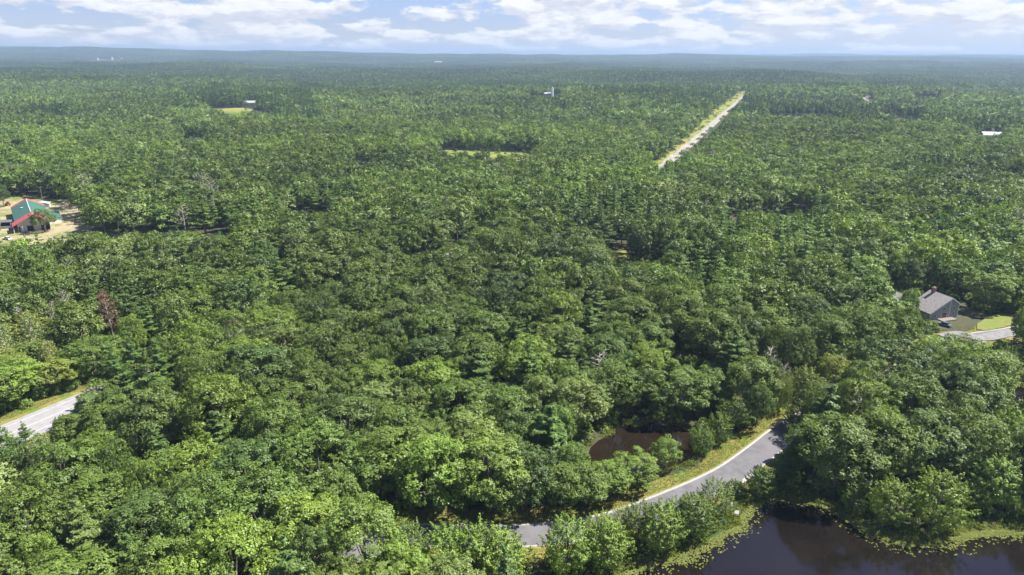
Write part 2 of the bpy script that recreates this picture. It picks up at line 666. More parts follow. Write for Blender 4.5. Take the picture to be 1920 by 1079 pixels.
# main road
sheet('grass_verge', MAIN[:50], -11.5, -6.0, VERGE, 0.02)
sheet('grass_verge', MAIN[:50], 7.4, 9.5, VERGE, 0.02)
sheet('main_road', MAIN[:len(MAIN) - 39 * 6 + 1], -6.0, 7.4, OLD_ASPHALT, 0.035)
for off in (-4.1, 4.6):
    sheet('road_line', MAIN[:60], off - 0.12, off + 0.12, PAINT, 0.045)
for off in (0.05, 0.45):
    sheet('road_line', MAIN[:60], off - 0.09, off + 0.09, PAINT, 0.045)
ICOR = len(MAIN) - 39 * 6
_nc = len(MAIN) - ICOR
sheet('corridor_grass', MAIN[ICOR:], -np.interp(np.arange(_nc), [0, 60, 120, _nc], [10, 15, 24, 24]) + 2.0 * np.sin(np.arange(_nc) * 0.9) * np.sin(np.arange(_nc) * 0.23), -4.6, HAY, 0.1)
sheet('service_road', MAIN[ICOR:], -4.5 + 0.8 * np.sin(np.arange(_nc) * 0.7) * np.sin(np.arange(_nc) * 0.31 + 1), 6.0, GRAVEL, 0.16)
# clearings
FIELD_MID = GP([(835, 281), (1003, 289), (1008, 297), (1002, 303), (900, 304), (835, 297)])
FIELD_FAR = GP([(385, 206), (455, 203), (475, 207), (450, 216), (395, 216)])
BARN_YARD = GP([(-60, 384), (0, 378), (30, 366), (80, 370), (132, 378), (150, 396), (150, 410), (178, 424), (165, 448), (95, 458), (0, 462), (-60, 466)], 0.0)
HOUSE_LAWN = GP([(1832, 608), (1850, 596), (1875, 588), (1902, 592), (1905, 606), (1885, 616), (1850, 622), (1830, 620)], 0.0)
HOUSE_LAWN2 = GP([(1782, 636), (1800, 636), (1822, 646), (1812, 656), (1790, 656)], 0.0)
HOUSE_YARD = GP([(1722, 575), (1745, 556), (1802, 566), (1816, 590), (1830, 618), (1780, 622), (1735, 604)], 0.0)
GLADE = GP([(1110, 492), (1148, 474), (1175, 470), (1180, 482), (1150, 492), (1120, 502)])
blob_sheet('hay_field', FIELD_MID, HAY, 0.12)
blob_sheet('hay_field', FIELD_FAR, HAY, 0.12)
blob_sheet('barn_yard', BARN_YARD, SAND, 0.06, 0.6)
blob_sheet('lawn', HOUSE_LAWN, LAWN, 0.30, 0.3)
blob_sheet('lawn', HOUSE_LAWN2, LAWN, 0.30, 0.3)
blob_sheet('house_yard', HOUSE_YARD, LITTER_SHADE, 0.14, 0.5)  # shade around the house is painted into this dark ground colour
blob_sheet('glade', GLADE, VERGE, 0.10, 0.5)
blob_sheet('lake_bank', GP([(1402, 905), (1440, 905), (1470, 924), (1455, 928), (1418, 935), (1392, 928)], 0.0), VERGE, 0.14, 0.3)
blob_sheet('lake_bank', GP([(1290, 1000), (1335, 955), (1348, 942), (1372, 934), (1376, 950), (1360, 975), (1318, 1000)], 0.0), VERGE, 0.14, 0.3)
sheet('driveway', DRIVE, -2.6, 2.6, DRIVE_MAT, 0.34)
kerb_l = None


# ------------------------------------------------------------------ water
def water_mat(name, deep, wav=0.6, bump=0.05):
    m, t, o = mat(name)
    g = t.new('ShaderNodeNewGeometry')
    p = t.new('ShaderNodeBsdfPrincipled')
    f = t.noise(g.outputs['Position'], 0.07, 4.0, 0.6, 0.4)
    c = t.mix(t.mrange(f, 0.35, 0.7), deep, tuple(x * 1.7 for x in deep))
    t.link(c, p.inputs['Base Color'])
    p.inputs['Roughness'].default_value = 0.06
    p.inputs['IOR'].default_value = 1.58
    f2 = t.noise(g.outputs['Position'], wav, 5.0, 0.65)
    b = t.new('ShaderNodeBump')
    b.inputs['Strength'].default_value = bump
    b.inputs['Distance'].default_value = 0.15
    t.link(f2, b.inputs['Height'])
    t.link(b.outputs[0], p.inputs['Normal'])
    t.link(p.outputs[0], o.inputs['Surface'])
    return m


def water(name, poly, material, z=-0.28, grow=1.04):
    c = poly.mean(0)
    P = c + (poly - c) * grow
    v = np.concatenate([[[c[0], c[1], z]], np.concatenate([P, np.full((len(P), 1), z)], 1)])
    n = len(P)
    # simple fan is enough for these star-shaped outlines; the ground covers the overlaps
    import bmesh
    bm = bmesh.new()
    vs = [bm.verts.new(tuple(x)) for x in v[1:]]
    fc = bm.faces.new(vs)
    bmesh.ops.triangulate(bm, faces=[fc])
    bmesh.ops.recalc_face_normals(bm, faces=bm.faces[:])
    me = bpy.data.meshes.new(name)
    bm.to_mesh(me)
    bm.free()
    me.materials.append(material)
    o = link_mesh(name, me)
    if me.polygons[0].normal.z < 0:
        me.flip_normals()
    return tag(o, kind='structure')


W_LAKE = water_mat('lake_water', (0.0075, 0.0055, 0.0045), 1.6, 0.05)
W_POND = water_mat('pond_water', (0.014, 0.0095, 0.0055), 0.5, 0.03)
water('lake_water', LAKE, W_LAKE, grow=1.03)
water('pond_water', POND, W_POND, grow=1.10)
water('cove_water', COVE, W_LAKE, grow=1.08)


# ------------------------------------------------------------------ foliage generators
def cards(pos, nrm, size, rng, aspect=0.62):
    """one pointed leaf spray (a quad) per position"""
    n = len(pos)
    nrm = nrm / (np.linalg.norm(nrm, axis=1)[:, None] + 1e-9)
    ref = rng.normal(size=(n, 3))
    u = np.cross(nrm, ref)
    u /= np.linalg.norm(u, axis=1)[:, None] + 1e-9
    w = np.cross(nrm, u)
    s = size[:, None]
    a = pos - u * s * 0.5
    b = pos + w * s * aspect * 0.5 + nrm * s * 0.08
    c = pos + u * s * 0.5
    d = pos - w * s * aspect * 0.5 + nrm * s * 0.08
    V = np.stack([a, b, c, d], 1).reshape(-1, 3)
    F = np.arange(4 * n).reshape(n, 4)
    return V, F


def rand_dirs(n, rng):
    d = rng.normal(size=(n, 3))
    return d / np.linalg.norm(d, axis=1)[:, None]


def crown_broad(seed, R=5.5, H=16.0, base=0.28, n=5000, leaf=0.45, lobes=46, flat_=1.0):
    rng = np.random.default_rng(seed)
    zc = H * (base + (1 - base) * 0.42)
    rz_up = H - zc
    rz_dn = zc - H * base
    k = np.arange(lobes) + 0.5
    cz = 1 - 1.55 * k / lobes
    ph = k * 2.39996 + rng.uniform(0, 6)
    sr = np.sqrt(np.clip(1 - cz ** 2, 0, 1))
    L = np.stack([sr * np.cos(ph), sr * np.sin(ph), cz], 1)
    L += rng.normal(0, 0.10, L.shape)
    # two or three larger boughs make the outline uneven
    for _ in range(4):
        b = rand_dirs(1, rng)[0]
        b[2] = abs(b[2]) * 0.6
        w = np.clip(L @ b, 0, 1) ** 4
        L *= (1 + w * rng.uniform(-0.22, 0.30))[:, None]
    lr = R * rng.uniform(0.20, 0.32, lobes)
    C = L * rng.uniform(0.72, 0.86, lobes)[:, None]
    C = C * np.array([R, R, 1.0])
    C[:, 2] = np.where(C[:, 2] > 0, C[:, 2] * rz_up, C[:, 2] * rz_dn)
    outw = L / (np.linalg.norm(L, axis=1)[:, None] + 1e-9)
    w = lr ** 2
    li = rng.choice(lobes, n, p=w / w.sum())
    d = rand_dirs(n, rng) + outw[li] * 0.55 + np.array([0, 0, 0.25])
    d /= np.linalg.norm(d, axis=1)[:, None]
    rr = lr[li] * rng.uniform(0.86, 1.06, n)
    P = C[li] + d * rr[:, None] * np.array([1, 1, 0.85])
    # gather the leaves into sprays with gaps between them
    m = max(8, n // 13)
    ci = rng.integers(0, m, n)
    P = P[ci] + rng.normal(0, leaf * 0.55, (n, 3))
    d = d[ci]
    li = li[ci]
    P[:, 2] += zc
    spray = rng.normal(0, 0.30, (m, 3))[ci]
    N = spray + d * 0.9 + np.array([0, 0, 0.45]) + rng.normal(0, 0.36, (n, 3))
    S = leaf * rng.uniform(0.6, 1.45, n)
    V, F = cards(P, N, S, rng)
    lobe_var = rng.uniform(0.82, 1.18, lobes)
    var = lobe_var[li] * rng.uniform(0.75, 1.25, n)
    return V, F, var, C + np.array([0, 0, zc]), zc


def crown_young(seed, R=4.0, H=9.0, n=3800, leaf=0.42, shoots=60):
    """upright, feathery crown of rising shoots (young maples and birches by the water)"""
    rng = np.random.default_rng(seed)
    shoots = int(shoots * 2.2)
    k = np.arange(shoots) + 0.5
    cz = 1 - 1.75 * k / shoots
    ph = k * 2.39996
    sr = np.sqrt(np.clip(1 - cz ** 2, 0, 1))
    wide = np.where(cz > 0, sr ** 0.9, sr * (1 + 0.25 * cz))
    zc = H * 0.48
    P1 = np.stack([wide * R * np.cos(ph), wide * R * np.sin(ph), zc + np.where(cz > 0, cz * (H - zc), cz * zc * 0.80)], 1)
    P1 += rng.normal(0, 0.28, P1.shape) + (P1 - [0, 0, zc]) * rng.uniform(-0.14, 0.10, (shoots, 1))
    ln = rng.uniform(1.3, 2.6, shoots) * R / 4
    od = np.stack([np.cos(ph) * (0.25 + 0.6 * sr), np.sin(ph) * (0.25 + 0.6 * sr), 1.05 - 0.45 * sr], 1) + rng.normal(0, 0.22, (shoots, 3))
    od /= np.linalg.norm(od, axis=1)[:, None]
    P0 = P1 - od * ln[:, None]
    li = rng.integers(0, shoots, n)
    t = rng.random(n) ** 0.85
    mid = P0[li] * (1 - t)[:, None] + P1[li] * t[:, None]
    wd = (0.60 * (1 - t) + 0.08)
    d = rand_dirs(n, rng)
    P = mid + d * wd[:, None] * rng.uniform(0.3, 1.0, n)[:, None]
    cc = np.array([0, 0, zc])
    ow = P - cc
    ow /= np.linalg.norm(ow, axis=1)[:, None] + 1e-9
    N = d * 0.35 + ow * 0.7 + np.array([0, 0, 0.35]) + rng.normal(0, 0.40, (n, 3))
    S = leaf * rng.uniform(0.6, 1.4, n)
    V, F = cards(P, N, S, rng, 0.5)
    sv = rng.uniform(0.82, 1.18, shoots)
    var = sv[li] * rng.uniform(0.8, 1.25, n)
    limbs = [((0, 0, H * 0.15 + 0.3 * (i % 4)), tuple(P1[i] * 0.85)) for i in range(0, shoots, 11)]
    return V, F, var, P1, limbs


def crown_pine(seed, R=4.2, H=19.0, n=4200, leaf=0.55, tiers=13, base=0.22):
    rng = np.random.default_rng(seed)
    Ps, Ns, vs, bs = [], [], [], []
    tot = 0
    branches = []
    side_an = rng.uniform(0, 6.28)
    for k in range(tiers):
        f = k / (tiers - 1)
        z = H * (base + (0.97 - base) * f)
        prof = (1 - f) ** 0.75 * (0.55 + 0.45 * min(1, f * 3 + 0.3))
        nb = int(5 + 4 * (1 - f))
        for j in range(nb):
            an = 2 * math.pi * j / nb + k * 0.9 + rng.normal(0, 0.2)
            if rng.random() < 0.16 and f < 0.92:
                continue
            ln = max(0.5, R * prof * rng.uniform(0.5, 1.3) * (1 + 0.22 * math.cos(an - side_an)))
            branches.append((an, z + rng.normal(0, 0.42), ln, f))
    wts = np.array([b[2] ** 1.4 for b in branches])
    cnt = np.maximum(6, (n * wts / wts.sum()).astype(int))
    for (an, z, ln, f), c in zip(branches, cnt):
        t = rng.random(c) ** 0.6
        spread = (0.10 + 0.30 * np.sin(np.clip(t, 0, 1) * math.pi * 0.9)) * ln * 0.8
        side = rng.uniform(-1, 1, c) * spread
        x = math.cos(an) * t * ln - math.sin(an) * side
        y = math.sin(an) * t * ln + math.cos(an) * side
        zz = z - 0.10 * ln * t + 0.22 * ln * t ** 2 + rng.uniform(-0.12, 0.30, c)
        Ps.append(np.stack([x, y, zz], 1))
        nn = np.stack([math.cos(an) * 0.3 + rng.normal(0, 0.35, c), math.sin(an) * 0.3 + rng.normal(0, 0.35, c), np.full(c, 1.0)], 1)
        Ns.append(nn)
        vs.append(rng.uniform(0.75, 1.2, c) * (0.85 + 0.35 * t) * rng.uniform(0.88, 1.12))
    P = np.concatenate(Ps)
    N = np.concatenate(Ns)
    var = np.concatenate(vs)
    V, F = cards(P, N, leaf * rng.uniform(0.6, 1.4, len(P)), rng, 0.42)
    return V, F, var, branches


def branch_skeleton(seed, H=14.0, R=3.5, nb=26, base=0.25, rt=0.16, sub=3):
    """bare tree: trunk, limbs and twigs"""
    rng = random.Random(seed)
    mb = MB()
    lean = Vector((rng.uniform(-0.06, 0.06), rng.uniform(-0.06, 0.06), 1))
    tp = [lean * (H * f) for f in (0, 0.25, 0.5, 0.75, 1.0)]
    mb.tube(tp, [rt, rt * 0.8, rt * 0.6, rt * 0.35, 0.03], 6)
    tips = []
    for k in range(nb):
        f = base + (0.95 - base) * k / nb
        p = lean * (H * f)
        an = k * 2.4 + rng.uniform(-0.4, 0.4)
        ln = R * (1 - f) ** 0.5 * rng.uniform(0.7, 1.15) + 0.3
        d = Vector((math.cos(an), math.sin(an), rng.uniform(0.4, 1.0))).normalized()
        q = p + d * ln * 0.5
        e = q + (d + Vector((0, 0, 0.4))).normalized() * ln * 0.55
        mb.tube([p, q, e], [0.07, 0.045, 0.02], 4)
        tips.append(e)
        for s in range(sub):
            a2 = an + rng.uniform(-1.1, 1.1)
            d2 = Vector((math.cos(a2), math.sin(a2), rng.uniform(0.2, 1.1))).normalized()
            st = p + d * ln * rng.uniform(0.3, 0.9)
            e2 = st + d2 * ln * 0.45
            mb.tube([st, e2], [0.035, 0.015], 3)
            tips.append(e2)
    return mb, tips


def sparse_leaves(seed, tips, n, leaf, spread=0.5):
    rng = np.random.default_rng(seed)
    T = np.array([tuple(t) for t in tips])
    li = rng.integers(0, len(T), n)
    P = T[li] + rng.normal(0, spread, (n, 3))
    N = rng.normal(0, 1, (n, 3)) + np.array([0, 0, 0.6])
    V, F = cards(P, N, leaf * rng.uniform(0.6, 1.4, n), rng, 0.6)
    return V, F, rng.uniform(0.8, 1.25, n)


# ------------------------------------------------------------------ tree kinds
# a kind = (crown mesh, trunk mesh, nominal height, nominal crown radius)
def mk(name, V, F, var):
    return np_mesh(name, V, F, [LEAF], fattr=var)


def trunk_mesh(H, R, rt, limbs, material, base=0.0):
    mb = MB()
    mb.tube([(0, 0, -0.3), (0.05, 0.02, H * 0.25), (-0.05, 0.06, H * 0.5), (0.04, 0, H * 0.8)], [rt * 1.25, rt, rt * 0.7, rt * 0.25], 7)
    for a, b in limbs:
        a = Vector(a)
        b = Vector(b)
        m = a * 0.5 + b * 0.5 + Vector((0, 0, -0.04 * H))
        mb.tube([a, m, b], [rt * 0.42, rt * 0.3, rt * 0.1], 5)
    me = bpy.data.meshes.new('trunk')
    me.from_pydata(mb.v, [], mb.f)
    me.materials.append(material)
    me.update()
    return me


KINDS = {}


def add_kind(key, crown, trunk, H, R):
    KINDS.setdefault(key, []).append((crown, trunk, H, R))


for s, (R, H, base, lobes) in enumerate([(5.6, 15.5, 0.24, 52), (5.2, 16.5, 0.26, 44), (6.0, 15.0, 0.22, 64), (4.6, 15.0, 0.22, 36),
                                         (5.4, 14.5, 0.24, 58), (5.0, 17.0, 0.28, 48)]):
    V, F, var, C, zc = crown_broad(100 + s, R, H, base, 19000, 0.29, lobes)
    limbs = [((0, 0, H * 0.3 + 0.5 * (i % 3)), tuple(C[j])) for i, j in enumerate(range(3, lobes, lobes // 9))]
    add_kind('oak', mk('crown', V, F, var), trunk_mesh(H, R, 0.26, limbs, BARK), H, R)
for s, (R, H) in enumerate([(3.8, 9.0), (4.2, 9.5), (3.4, 8.0)]):
    V, F, var, T, limbs = crown_young(200 + s, R, H, 13000, 0.25, 60 + 8 * s)
    add_kind('young', mk('crown', V, F, var), trunk_mesh(H, R, 0.14, limbs, BARK), H, R)
for s, (R, H, tiers) in enumerate([(4.2, 19.0, 13), (4.6, 18.0, 11), (3.4, 17.5, 14), (4.4, 18.5, 12), (3.9, 19.5, 15)]):
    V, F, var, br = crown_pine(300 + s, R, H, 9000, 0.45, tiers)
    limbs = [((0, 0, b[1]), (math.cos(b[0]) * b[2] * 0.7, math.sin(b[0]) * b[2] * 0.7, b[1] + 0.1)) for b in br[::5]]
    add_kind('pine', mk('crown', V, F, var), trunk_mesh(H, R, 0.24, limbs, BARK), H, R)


def skel_kind(key, seed, H, R, nb, rt, material, nleaf, leaf, spread=0.45):
    mb, tips = branch_skeleton(seed, H, R, nb, 0.25, rt)
    tm = bpy.data.meshes.new('trunk')
    tm.from_pydata(mb.v, [], mb.f)
    tm.materials.append(material)
    tm.update()
    V, F, var = sparse_leaves(seed, tips, nleaf, leaf, spread)
    add_kind(key, mk('crown', V, F, var), tm, H, R)


skel_kind('birch', 31, 13.5, 3.6, 26, 0.17, PALE_BARK, 2300, 0.38, 0.55)
skel_kind('birch', 32, 12.5, 3.2, 24, 0.15, PALE_BARK, 1500, 0.38, 0.5)
skel_kind('dead', 41, 13.0, 3.6, 30, 0.17, GREY_TWIG, 160, 0.30, 0.3)
skel_kind('dead', 42, 11.5, 3.2, 26, 0.15, PALE_BARK, 120, 0.30, 0.3)
skel_kind('redpine', 43, 15.0, 2.4, 34, 0.18, GREY_TWIG, 1150, 0.36, 0.38)

for s in range(3):
    V, F, var, C, zc = crown_broad(400 + s, 1.9, 2.6, 0.02, 900, 0.36, 20)
    add_kind('shrub', mk('crown', V, F, var), trunk_mesh(2.2, 1.2, 0.06, [], BARK), 2.6, 1.9)


# tints (leaf base colours)
TINT = {
    'mid': (0.129, 0.194, 0.035), 'dark': (0.093, 0.149, 0.035), 'olive': (0.144, 0.200, 0.047), 'bright': (0.168, 0.248, 0.038),
    'yellow': (0.212, 0.257, 0.047), 'pale': (0.183, 0.248, 0.072), 'pine': (0.106, 0.173, 0.037), 'bluepine': (0.086, 0.141, 0.042),
    'red': (0.190, 0.105, 0.065), 'grey': (0.201, 0.183, 0.101), 'brown': (0.163, 0.122, 0.051),
}
WORD = {'mid': 'mid green', 'dark': 'dark green', 'olive': 'olive green', 'bright': 'bright green', 'yellow': 'yellow-green',
        'pale': 'pale green', 'pine': 'deep green', 'bluepine': 'blue-green', 'red': 'rust red', 'grey': 'grey', 'brown': 'brownish'}

# ------------------------------------------------------------------ what must stay clear of crowns
MW, MH = 960, 540
CLEAR = np.zeros((MH + 80, MW), dtype=bool)          # half-size image raster (with rows below the frame)
_gy, _gx = np.mgrid[0:MH + 80, 0:MW]


def mark(poly):
    CLEAR[inside(_gx * 2.0 + 1, _gy * 2.0 + 1, np.array(poly, float))] = True


for poly in [
    [(788, 975), (818, 977), (824, 990), (802, 1004), (790, 996)],
    [(975, 976), (1028, 972), (1024, 996), (1004, 1020), (975, 1022)],
    [(1092, 966), (1124, 960), (1110, 990), (1096, 1004)],
    [(1180, 945), (1212, 935), (1204, 958), (1186, 975)],
    [(1236, 926), (1300, 892), (1345, 872), (1400, 835), (1420, 800), (1450, 788), (1488, 782), (1490, 792), (1440, 836), (1418, 862),
     (1408, 904), (1380, 908), (1362, 890), (1338, 885), (1312, 900), (1285, 922), (1252, 938)],
    [(1108, 845), (1125, 824), (1165, 802), (1230, 798), (1265, 806), (1246, 816), (1222, 830), (1216, 852), (1190, 848), (1172, 862), (1140, 866), (1112, 880)],
    [(1276, 824), (1298, 826), (1292, 856), (1280, 846)],
    [(1080, 1079), (1190, 1050), (1290, 1022), (1372, 985), (1400, 948), (1420, 938), (1500, 934), (1560, 950), (1605, 976), (1655, 1000),
     (1705, 1000), (1760, 995), (1800, 975), (1920, 968), (1920, 1200), (1000, 1200)],
    [(1400, 905), (1440, 912), (1460, 930), (1400, 950), (1392, 925)],
    [(1340, 945), (1375, 940), (1385, 960), (1372, 975), (1345, 965)],
    [(1870, 745), (1885, 722), (1920, 706), (1920, 772), (1890, 748)],
    [(1832, 608), (1870, 590), (1897, 596), (1892, 614), (1840, 622)],
    [(1788, 626), (1830, 632), (1892, 616), (1890, 630), (1858, 640), (1815, 648), (1795, 642)],
    [(1724, 556), (1755, 544), (1800, 566), (1798, 596), (1760, 600), (1744, 594)],
    [(0, 376), (36, 368), (80, 372), (130, 380), (150, 398), (145, 414), (160, 426), (120, 446), (60, 440), (0, 452)],
    [(0, 776), (120, 733), (150, 738), (150, 757), (118, 776), (20, 815), (0, 836)],
    [(1216, 327), (1240, 311), (1274, 291), (1304, 266), (1334, 228), (1396, 177), (1390, 186), (1348, 236), (1310, 268), (1286, 287), (1262, 303), (1236, 320)],
    [(838, 283), (1000, 290), (1003, 299), (930, 295), (840, 291)],
    [(398, 207), (455, 204), (448, 213), (405, 213)],
    [(1124, 491), (1160, 477), (1155, 486), (1130, 493)],
    [(1616, 184), (1632, 176), (1632, 186), (1642, 193), (1628, 192)],
    [(1845, 256), (1882, 255), (1880, 262), (1848, 262)],
    [(1030, 170), (1038, 170), (1038, 182), (1026, 183)],
    [(501, 858), (516, 843), (514, 862)],
    [(165, 109), (228, 110), (226, 116), (168, 115)],
    [(462, 194), (476, 194), (476, 202), (462, 202)],
]:
    mark(poly)

# stand edges seen face-on: trees that would stand in front of these windows are left out  (x0, x1, ytop, ybase)
WINDOWS = [(198, 234, 552, 636), (150, 440, 398, 440), (548, 622, 372, 398), (1356, 1462, 358, 402), (1140, 1240, 462, 490), (990, 1022, 164, 182),
           (1030, 1052, 164, 178), (1440, 1560, 203, 217), (1645, 1678, 180, 213), (1680, 1722, 211, 223), (820, 1000, 268, 283),
           (1655, 1720, 505, 548), (1735, 1840, 500, 556), (700, 965, 932, 968), (1470, 1645, 870, 934), (1258, 1318, 650, 690),
           (1710, 1760, 172, 182), (1825, 1870, 236, 256), (1240, 1330, 730, 790), (150, 185, 95, 112), (200, 235, 98, 113),
           (345, 390, 240, 258), (480, 510, 192, 212), (1460, 1520, 380, 400)]

GROUND_CLEAR = [(LAKE, 1.5), (POND, 1.5), (COVE, 1.0), (BARN_YARD, 0.5), (HOUSE_LAWN, 1.0), (HOUSE_YARD, 1.0), (FIELD_MID, 3), (FIELD_FAR, 3),
                (HOUSE_LAWN2, 0), (GLADE, 1.0)]
TRIMS = []                                           # building footprints (filled later): (x, y, r)


def ground_ok(x, y, r):
    ok = np.ones(x.shape, dtype=bool)
    rr = np.hypot(x, y)
    dm = seg_dist(x, y, MAIN[::2], False)
    ok &= dm > np.where(rr < 300, 9.5, 7.5) + r * 0.25
    if True:
        rel = np.stack([x - ROAD2[0][0], y - ROAD2[0][1]], -1)
        s = rel @ COR_DIR
        o = rel @ COR_N
        ok &= ~((s > -20) & (s < 1330) & (o > -np.interp(s, [0, 350, 700], [9, 14, 23]) + 2.0 * np.sin(s * 0.09)) & (o < 6.0 + 2.5 * np.sin(s * 0.05) + 1.5 * np.sin(s * 0.13)))
    ok &= seg_dist(x, y, LANE, False) > 5.0 + r * 0.35
    ok &= seg_dist(x, y, DRIVE, False) > 3.5 + r * 0.3
    for P, m in GROUND_CLEAR:
        lo = P.min(0) - 20
        hi = P.max(0) + 20
        c = (x > lo[0]) & (x < hi[0]) & (y > lo[1]) & (y < hi[1])
        if c.any():
            sd = sdist(x[c], y[c], P)
            k = ok[c]
            k &= sd > m + r[c] * 0.3
            ok[c] = k
    return ok


def view_ok(x, y, h, R):
    """does the crown stay off the places that are open to view?"""
    z0 = terrain(x, y)
    ok = np.ones(x.shape, dtype=bool)
    for fz in (0.30, 0.5, 0.7, 0.95):
        wz = R * (0.62 if fz == 0.30 else 0.85 if fz == 0.5 else 0.8 if fz == 0.7 else 0.25)
        for fx in (-1, -0.5, 0, 0.5, 1):
            px, py, d = project(x + fx * wz, y, z0 + h * fz)
            ix = (px / 2).astype(int)
            iy = (py / 2).astype(int)
            v = (ix >= 0) & (ix < MW) & (iy >= 0) & (iy < MH + 80) & (d > 1)
            hit = np.zeros_like(ok)
            hit[v] = CLEAR[iy[v], ix[v]]
            ok &= ~hit
    bx, by, bd = project(x, y, z0)
    tx, ty, td = project(x, y, z0 + h)
    rp = R / np.maximum(td, 1) * F_PX * 0.75
    for (x0, x1, yt, yb) in WINDOWS:
        ok &= ~((bx + rp > x0) & (bx - rp < x1) & (by > yb + 1) & (ty < yb - 0.25 * (yb - yt)))
    return ok


_gr = random.Random(21)
GAPS = []
for _ in range(75):
    _r = 500 + 1400 * _gr.random() ** 1.2
    _a = _gr.uniform(-0.68, 0.68)
    GAPS.append((_r * math.sin(_a), _r * math.cos(_a), _a, _gr.uniform(6, 14), _gr.uniform(12, 30)))


def gap_ok(x, y):
    ok = np.ones(x.shape, dtype=bool)
    for gx_, gy_, a_, w_, l_ in GAPS:
        dx, dy = x - gx_, y - gy_
        u = dx * math.cos(a_) - dy * math.sin(a_)
        v = dx * math.sin(a_) + dy * math.cos(a_)
        ok &= (u / w_) ** 2 + (v / l_) ** 2 > 1
    return ok


# regions of the photo with a character of their own (px, py, rx, ry, kind, tints)
REG = [
    (215, 590, 75, 75, 'pine', ['pine', 'dark']), (70, 640, 130, 95, 'birchy', ['pale', 'yellow', 'olive']), (270, 700, 80, 60, 'pine', ['pine', 'mid']),
    (230, 480, 240, 38, 'oak', ['olive', 'pale', 'pale']), (500, 500, 60, 50, 'pine', ['pine', 'mid']), (150, 900, 170, 90, 'mixed', ['bright', 'mid', 'yellow']),
    (80, 700, 120, 50, 'mixed', ['bright', 'yellow']), (440, 980, 180, 90, 'oak', ['bright', 'mid', 'bright']), (60, 1020, 120, 80, 'oak', ['mid', 'bright']),
    (1150, 600, 110, 70, 'mixed', ['olive', 'pale', 'mid']), (1340, 480, 90, 70, 'pine', ['pine', 'mid']), (1160, 400, 140, 45, 'pine', ['pine', 'mid', 'dark']),
    (1150, 640, 60, 60, 'pine', ['pine']), (1500, 430, 90, 60, 'pine', ['pine', 'mid']), (1750, 660, 120, 40, 'oak', ['bright', 'mid']),
    (1700, 770, 220, 80, 'oak', ['mid', 'mid', 'pale', 'dark']), (1560, 690, 60, 50, 'oak', ['yellow', 'bright']), (1500, 720, 70, 40, 'mixed', ['yellow', 'olive']),
    (1700, 450, 250, 70, 'oak', ['mid', 'bright', 'olive', 'dark']), (1850, 530, 80, 70, 'oak', ['dark', 'mid']), (900, 760, 200, 60, 'oak', ['mid', 'dark', 'olive']),
    (700, 250, 600, 45, 'mixed', ['mid', 'bright', 'olive', 'mid']), (1650, 260, 300, 45, 'oak', ['mid', 'bright', 'mid', 'olive']), (600, 340, 350, 45, 'oak', ['mid', 'olive', 'dark']),
    (1370, 370, 120, 40, 'oak', ['olive', 'mid']), (1350, 820, 60, 50, 'mixed', ['bright', 'yellow']), (350, 170, 500, 30, 'mixed', ['mid', 'dark', 'olive']),
    (330, 640, 260, 60, 'oak', ['mid', 'bright', 'olive']), (280, 780, 90, 60, 'oak', ['mid', 'olive']), (900, 150, 1000, 30, 'pine', ['dark', 'bluepine', 'mid']),
]


def choose(px, py, rng, dist, st):
    """kind and tint for a tree seen at px, py"""
    kd, tn = None, None
    best = []
    for (cx, cyy, rx, ry, k, ts) in REG:
        q = ((px - cx) / rx) ** 2 + ((py - cyy) / ry) ** 2
        if q < 1 and rng.random() < 0.85 * (1.15 - q):
            best.append((q, k, ts))
    u = rng.random()
    if best:
        best.sort(key=lambda b: b[0])
        q, k, ts = best[0]
        tn = ts[int(rng.random() * len(ts))]
        if k == 'pine':
            kd = 'pine' if u < 0.72 else 'oak'
        elif k == 'birchy':
            kd = 'birch' if u < 0.42 else 'dead' if u < 0.52 else 'young' if u < 0.75 else 'oak'
        elif k == 'mixed':
            kd = 'oak' if u < 0.6 else 'young' if u < 0.82 else 'pine' if u < 0.94 else 'birch'
        else:
            kd = 'oak' if u < 0.93 else 'pine'
    else:
        pp = 0.07 + 0.38 * max(0.0, st)
        kd = 'pine' if u < pp else 'oak'
        w = rng.random()
        if dist > 900:
            far_ = min(1.0, max(0.0, (170 - py) / 60.0 + 0.35 * st))
            if rng.random() < 0.25 + 0.5 * far_:
                w = 0.6
        tn = 'mid' if w < 0.55 else 'dark' if w < 0.73 else 'olive' if w < 0.84 else 'bright' if w < 0.95 else 'pale'
        if dist > 350 and u > 0.965:
            kd = 'dead'
        elif dist <= 350 and u > 0.992:
            kd = 'dead'
    if kd == 'pine' and tn not in ('dark', 'bluepine', 'olive'):
        tn = 'pine'
    if kd == 'dead':
        tn = 'grey'
    if kd == 'birch':
        tn = 'pale' if u < 0.25 else 'yellow'
    return kd, tn


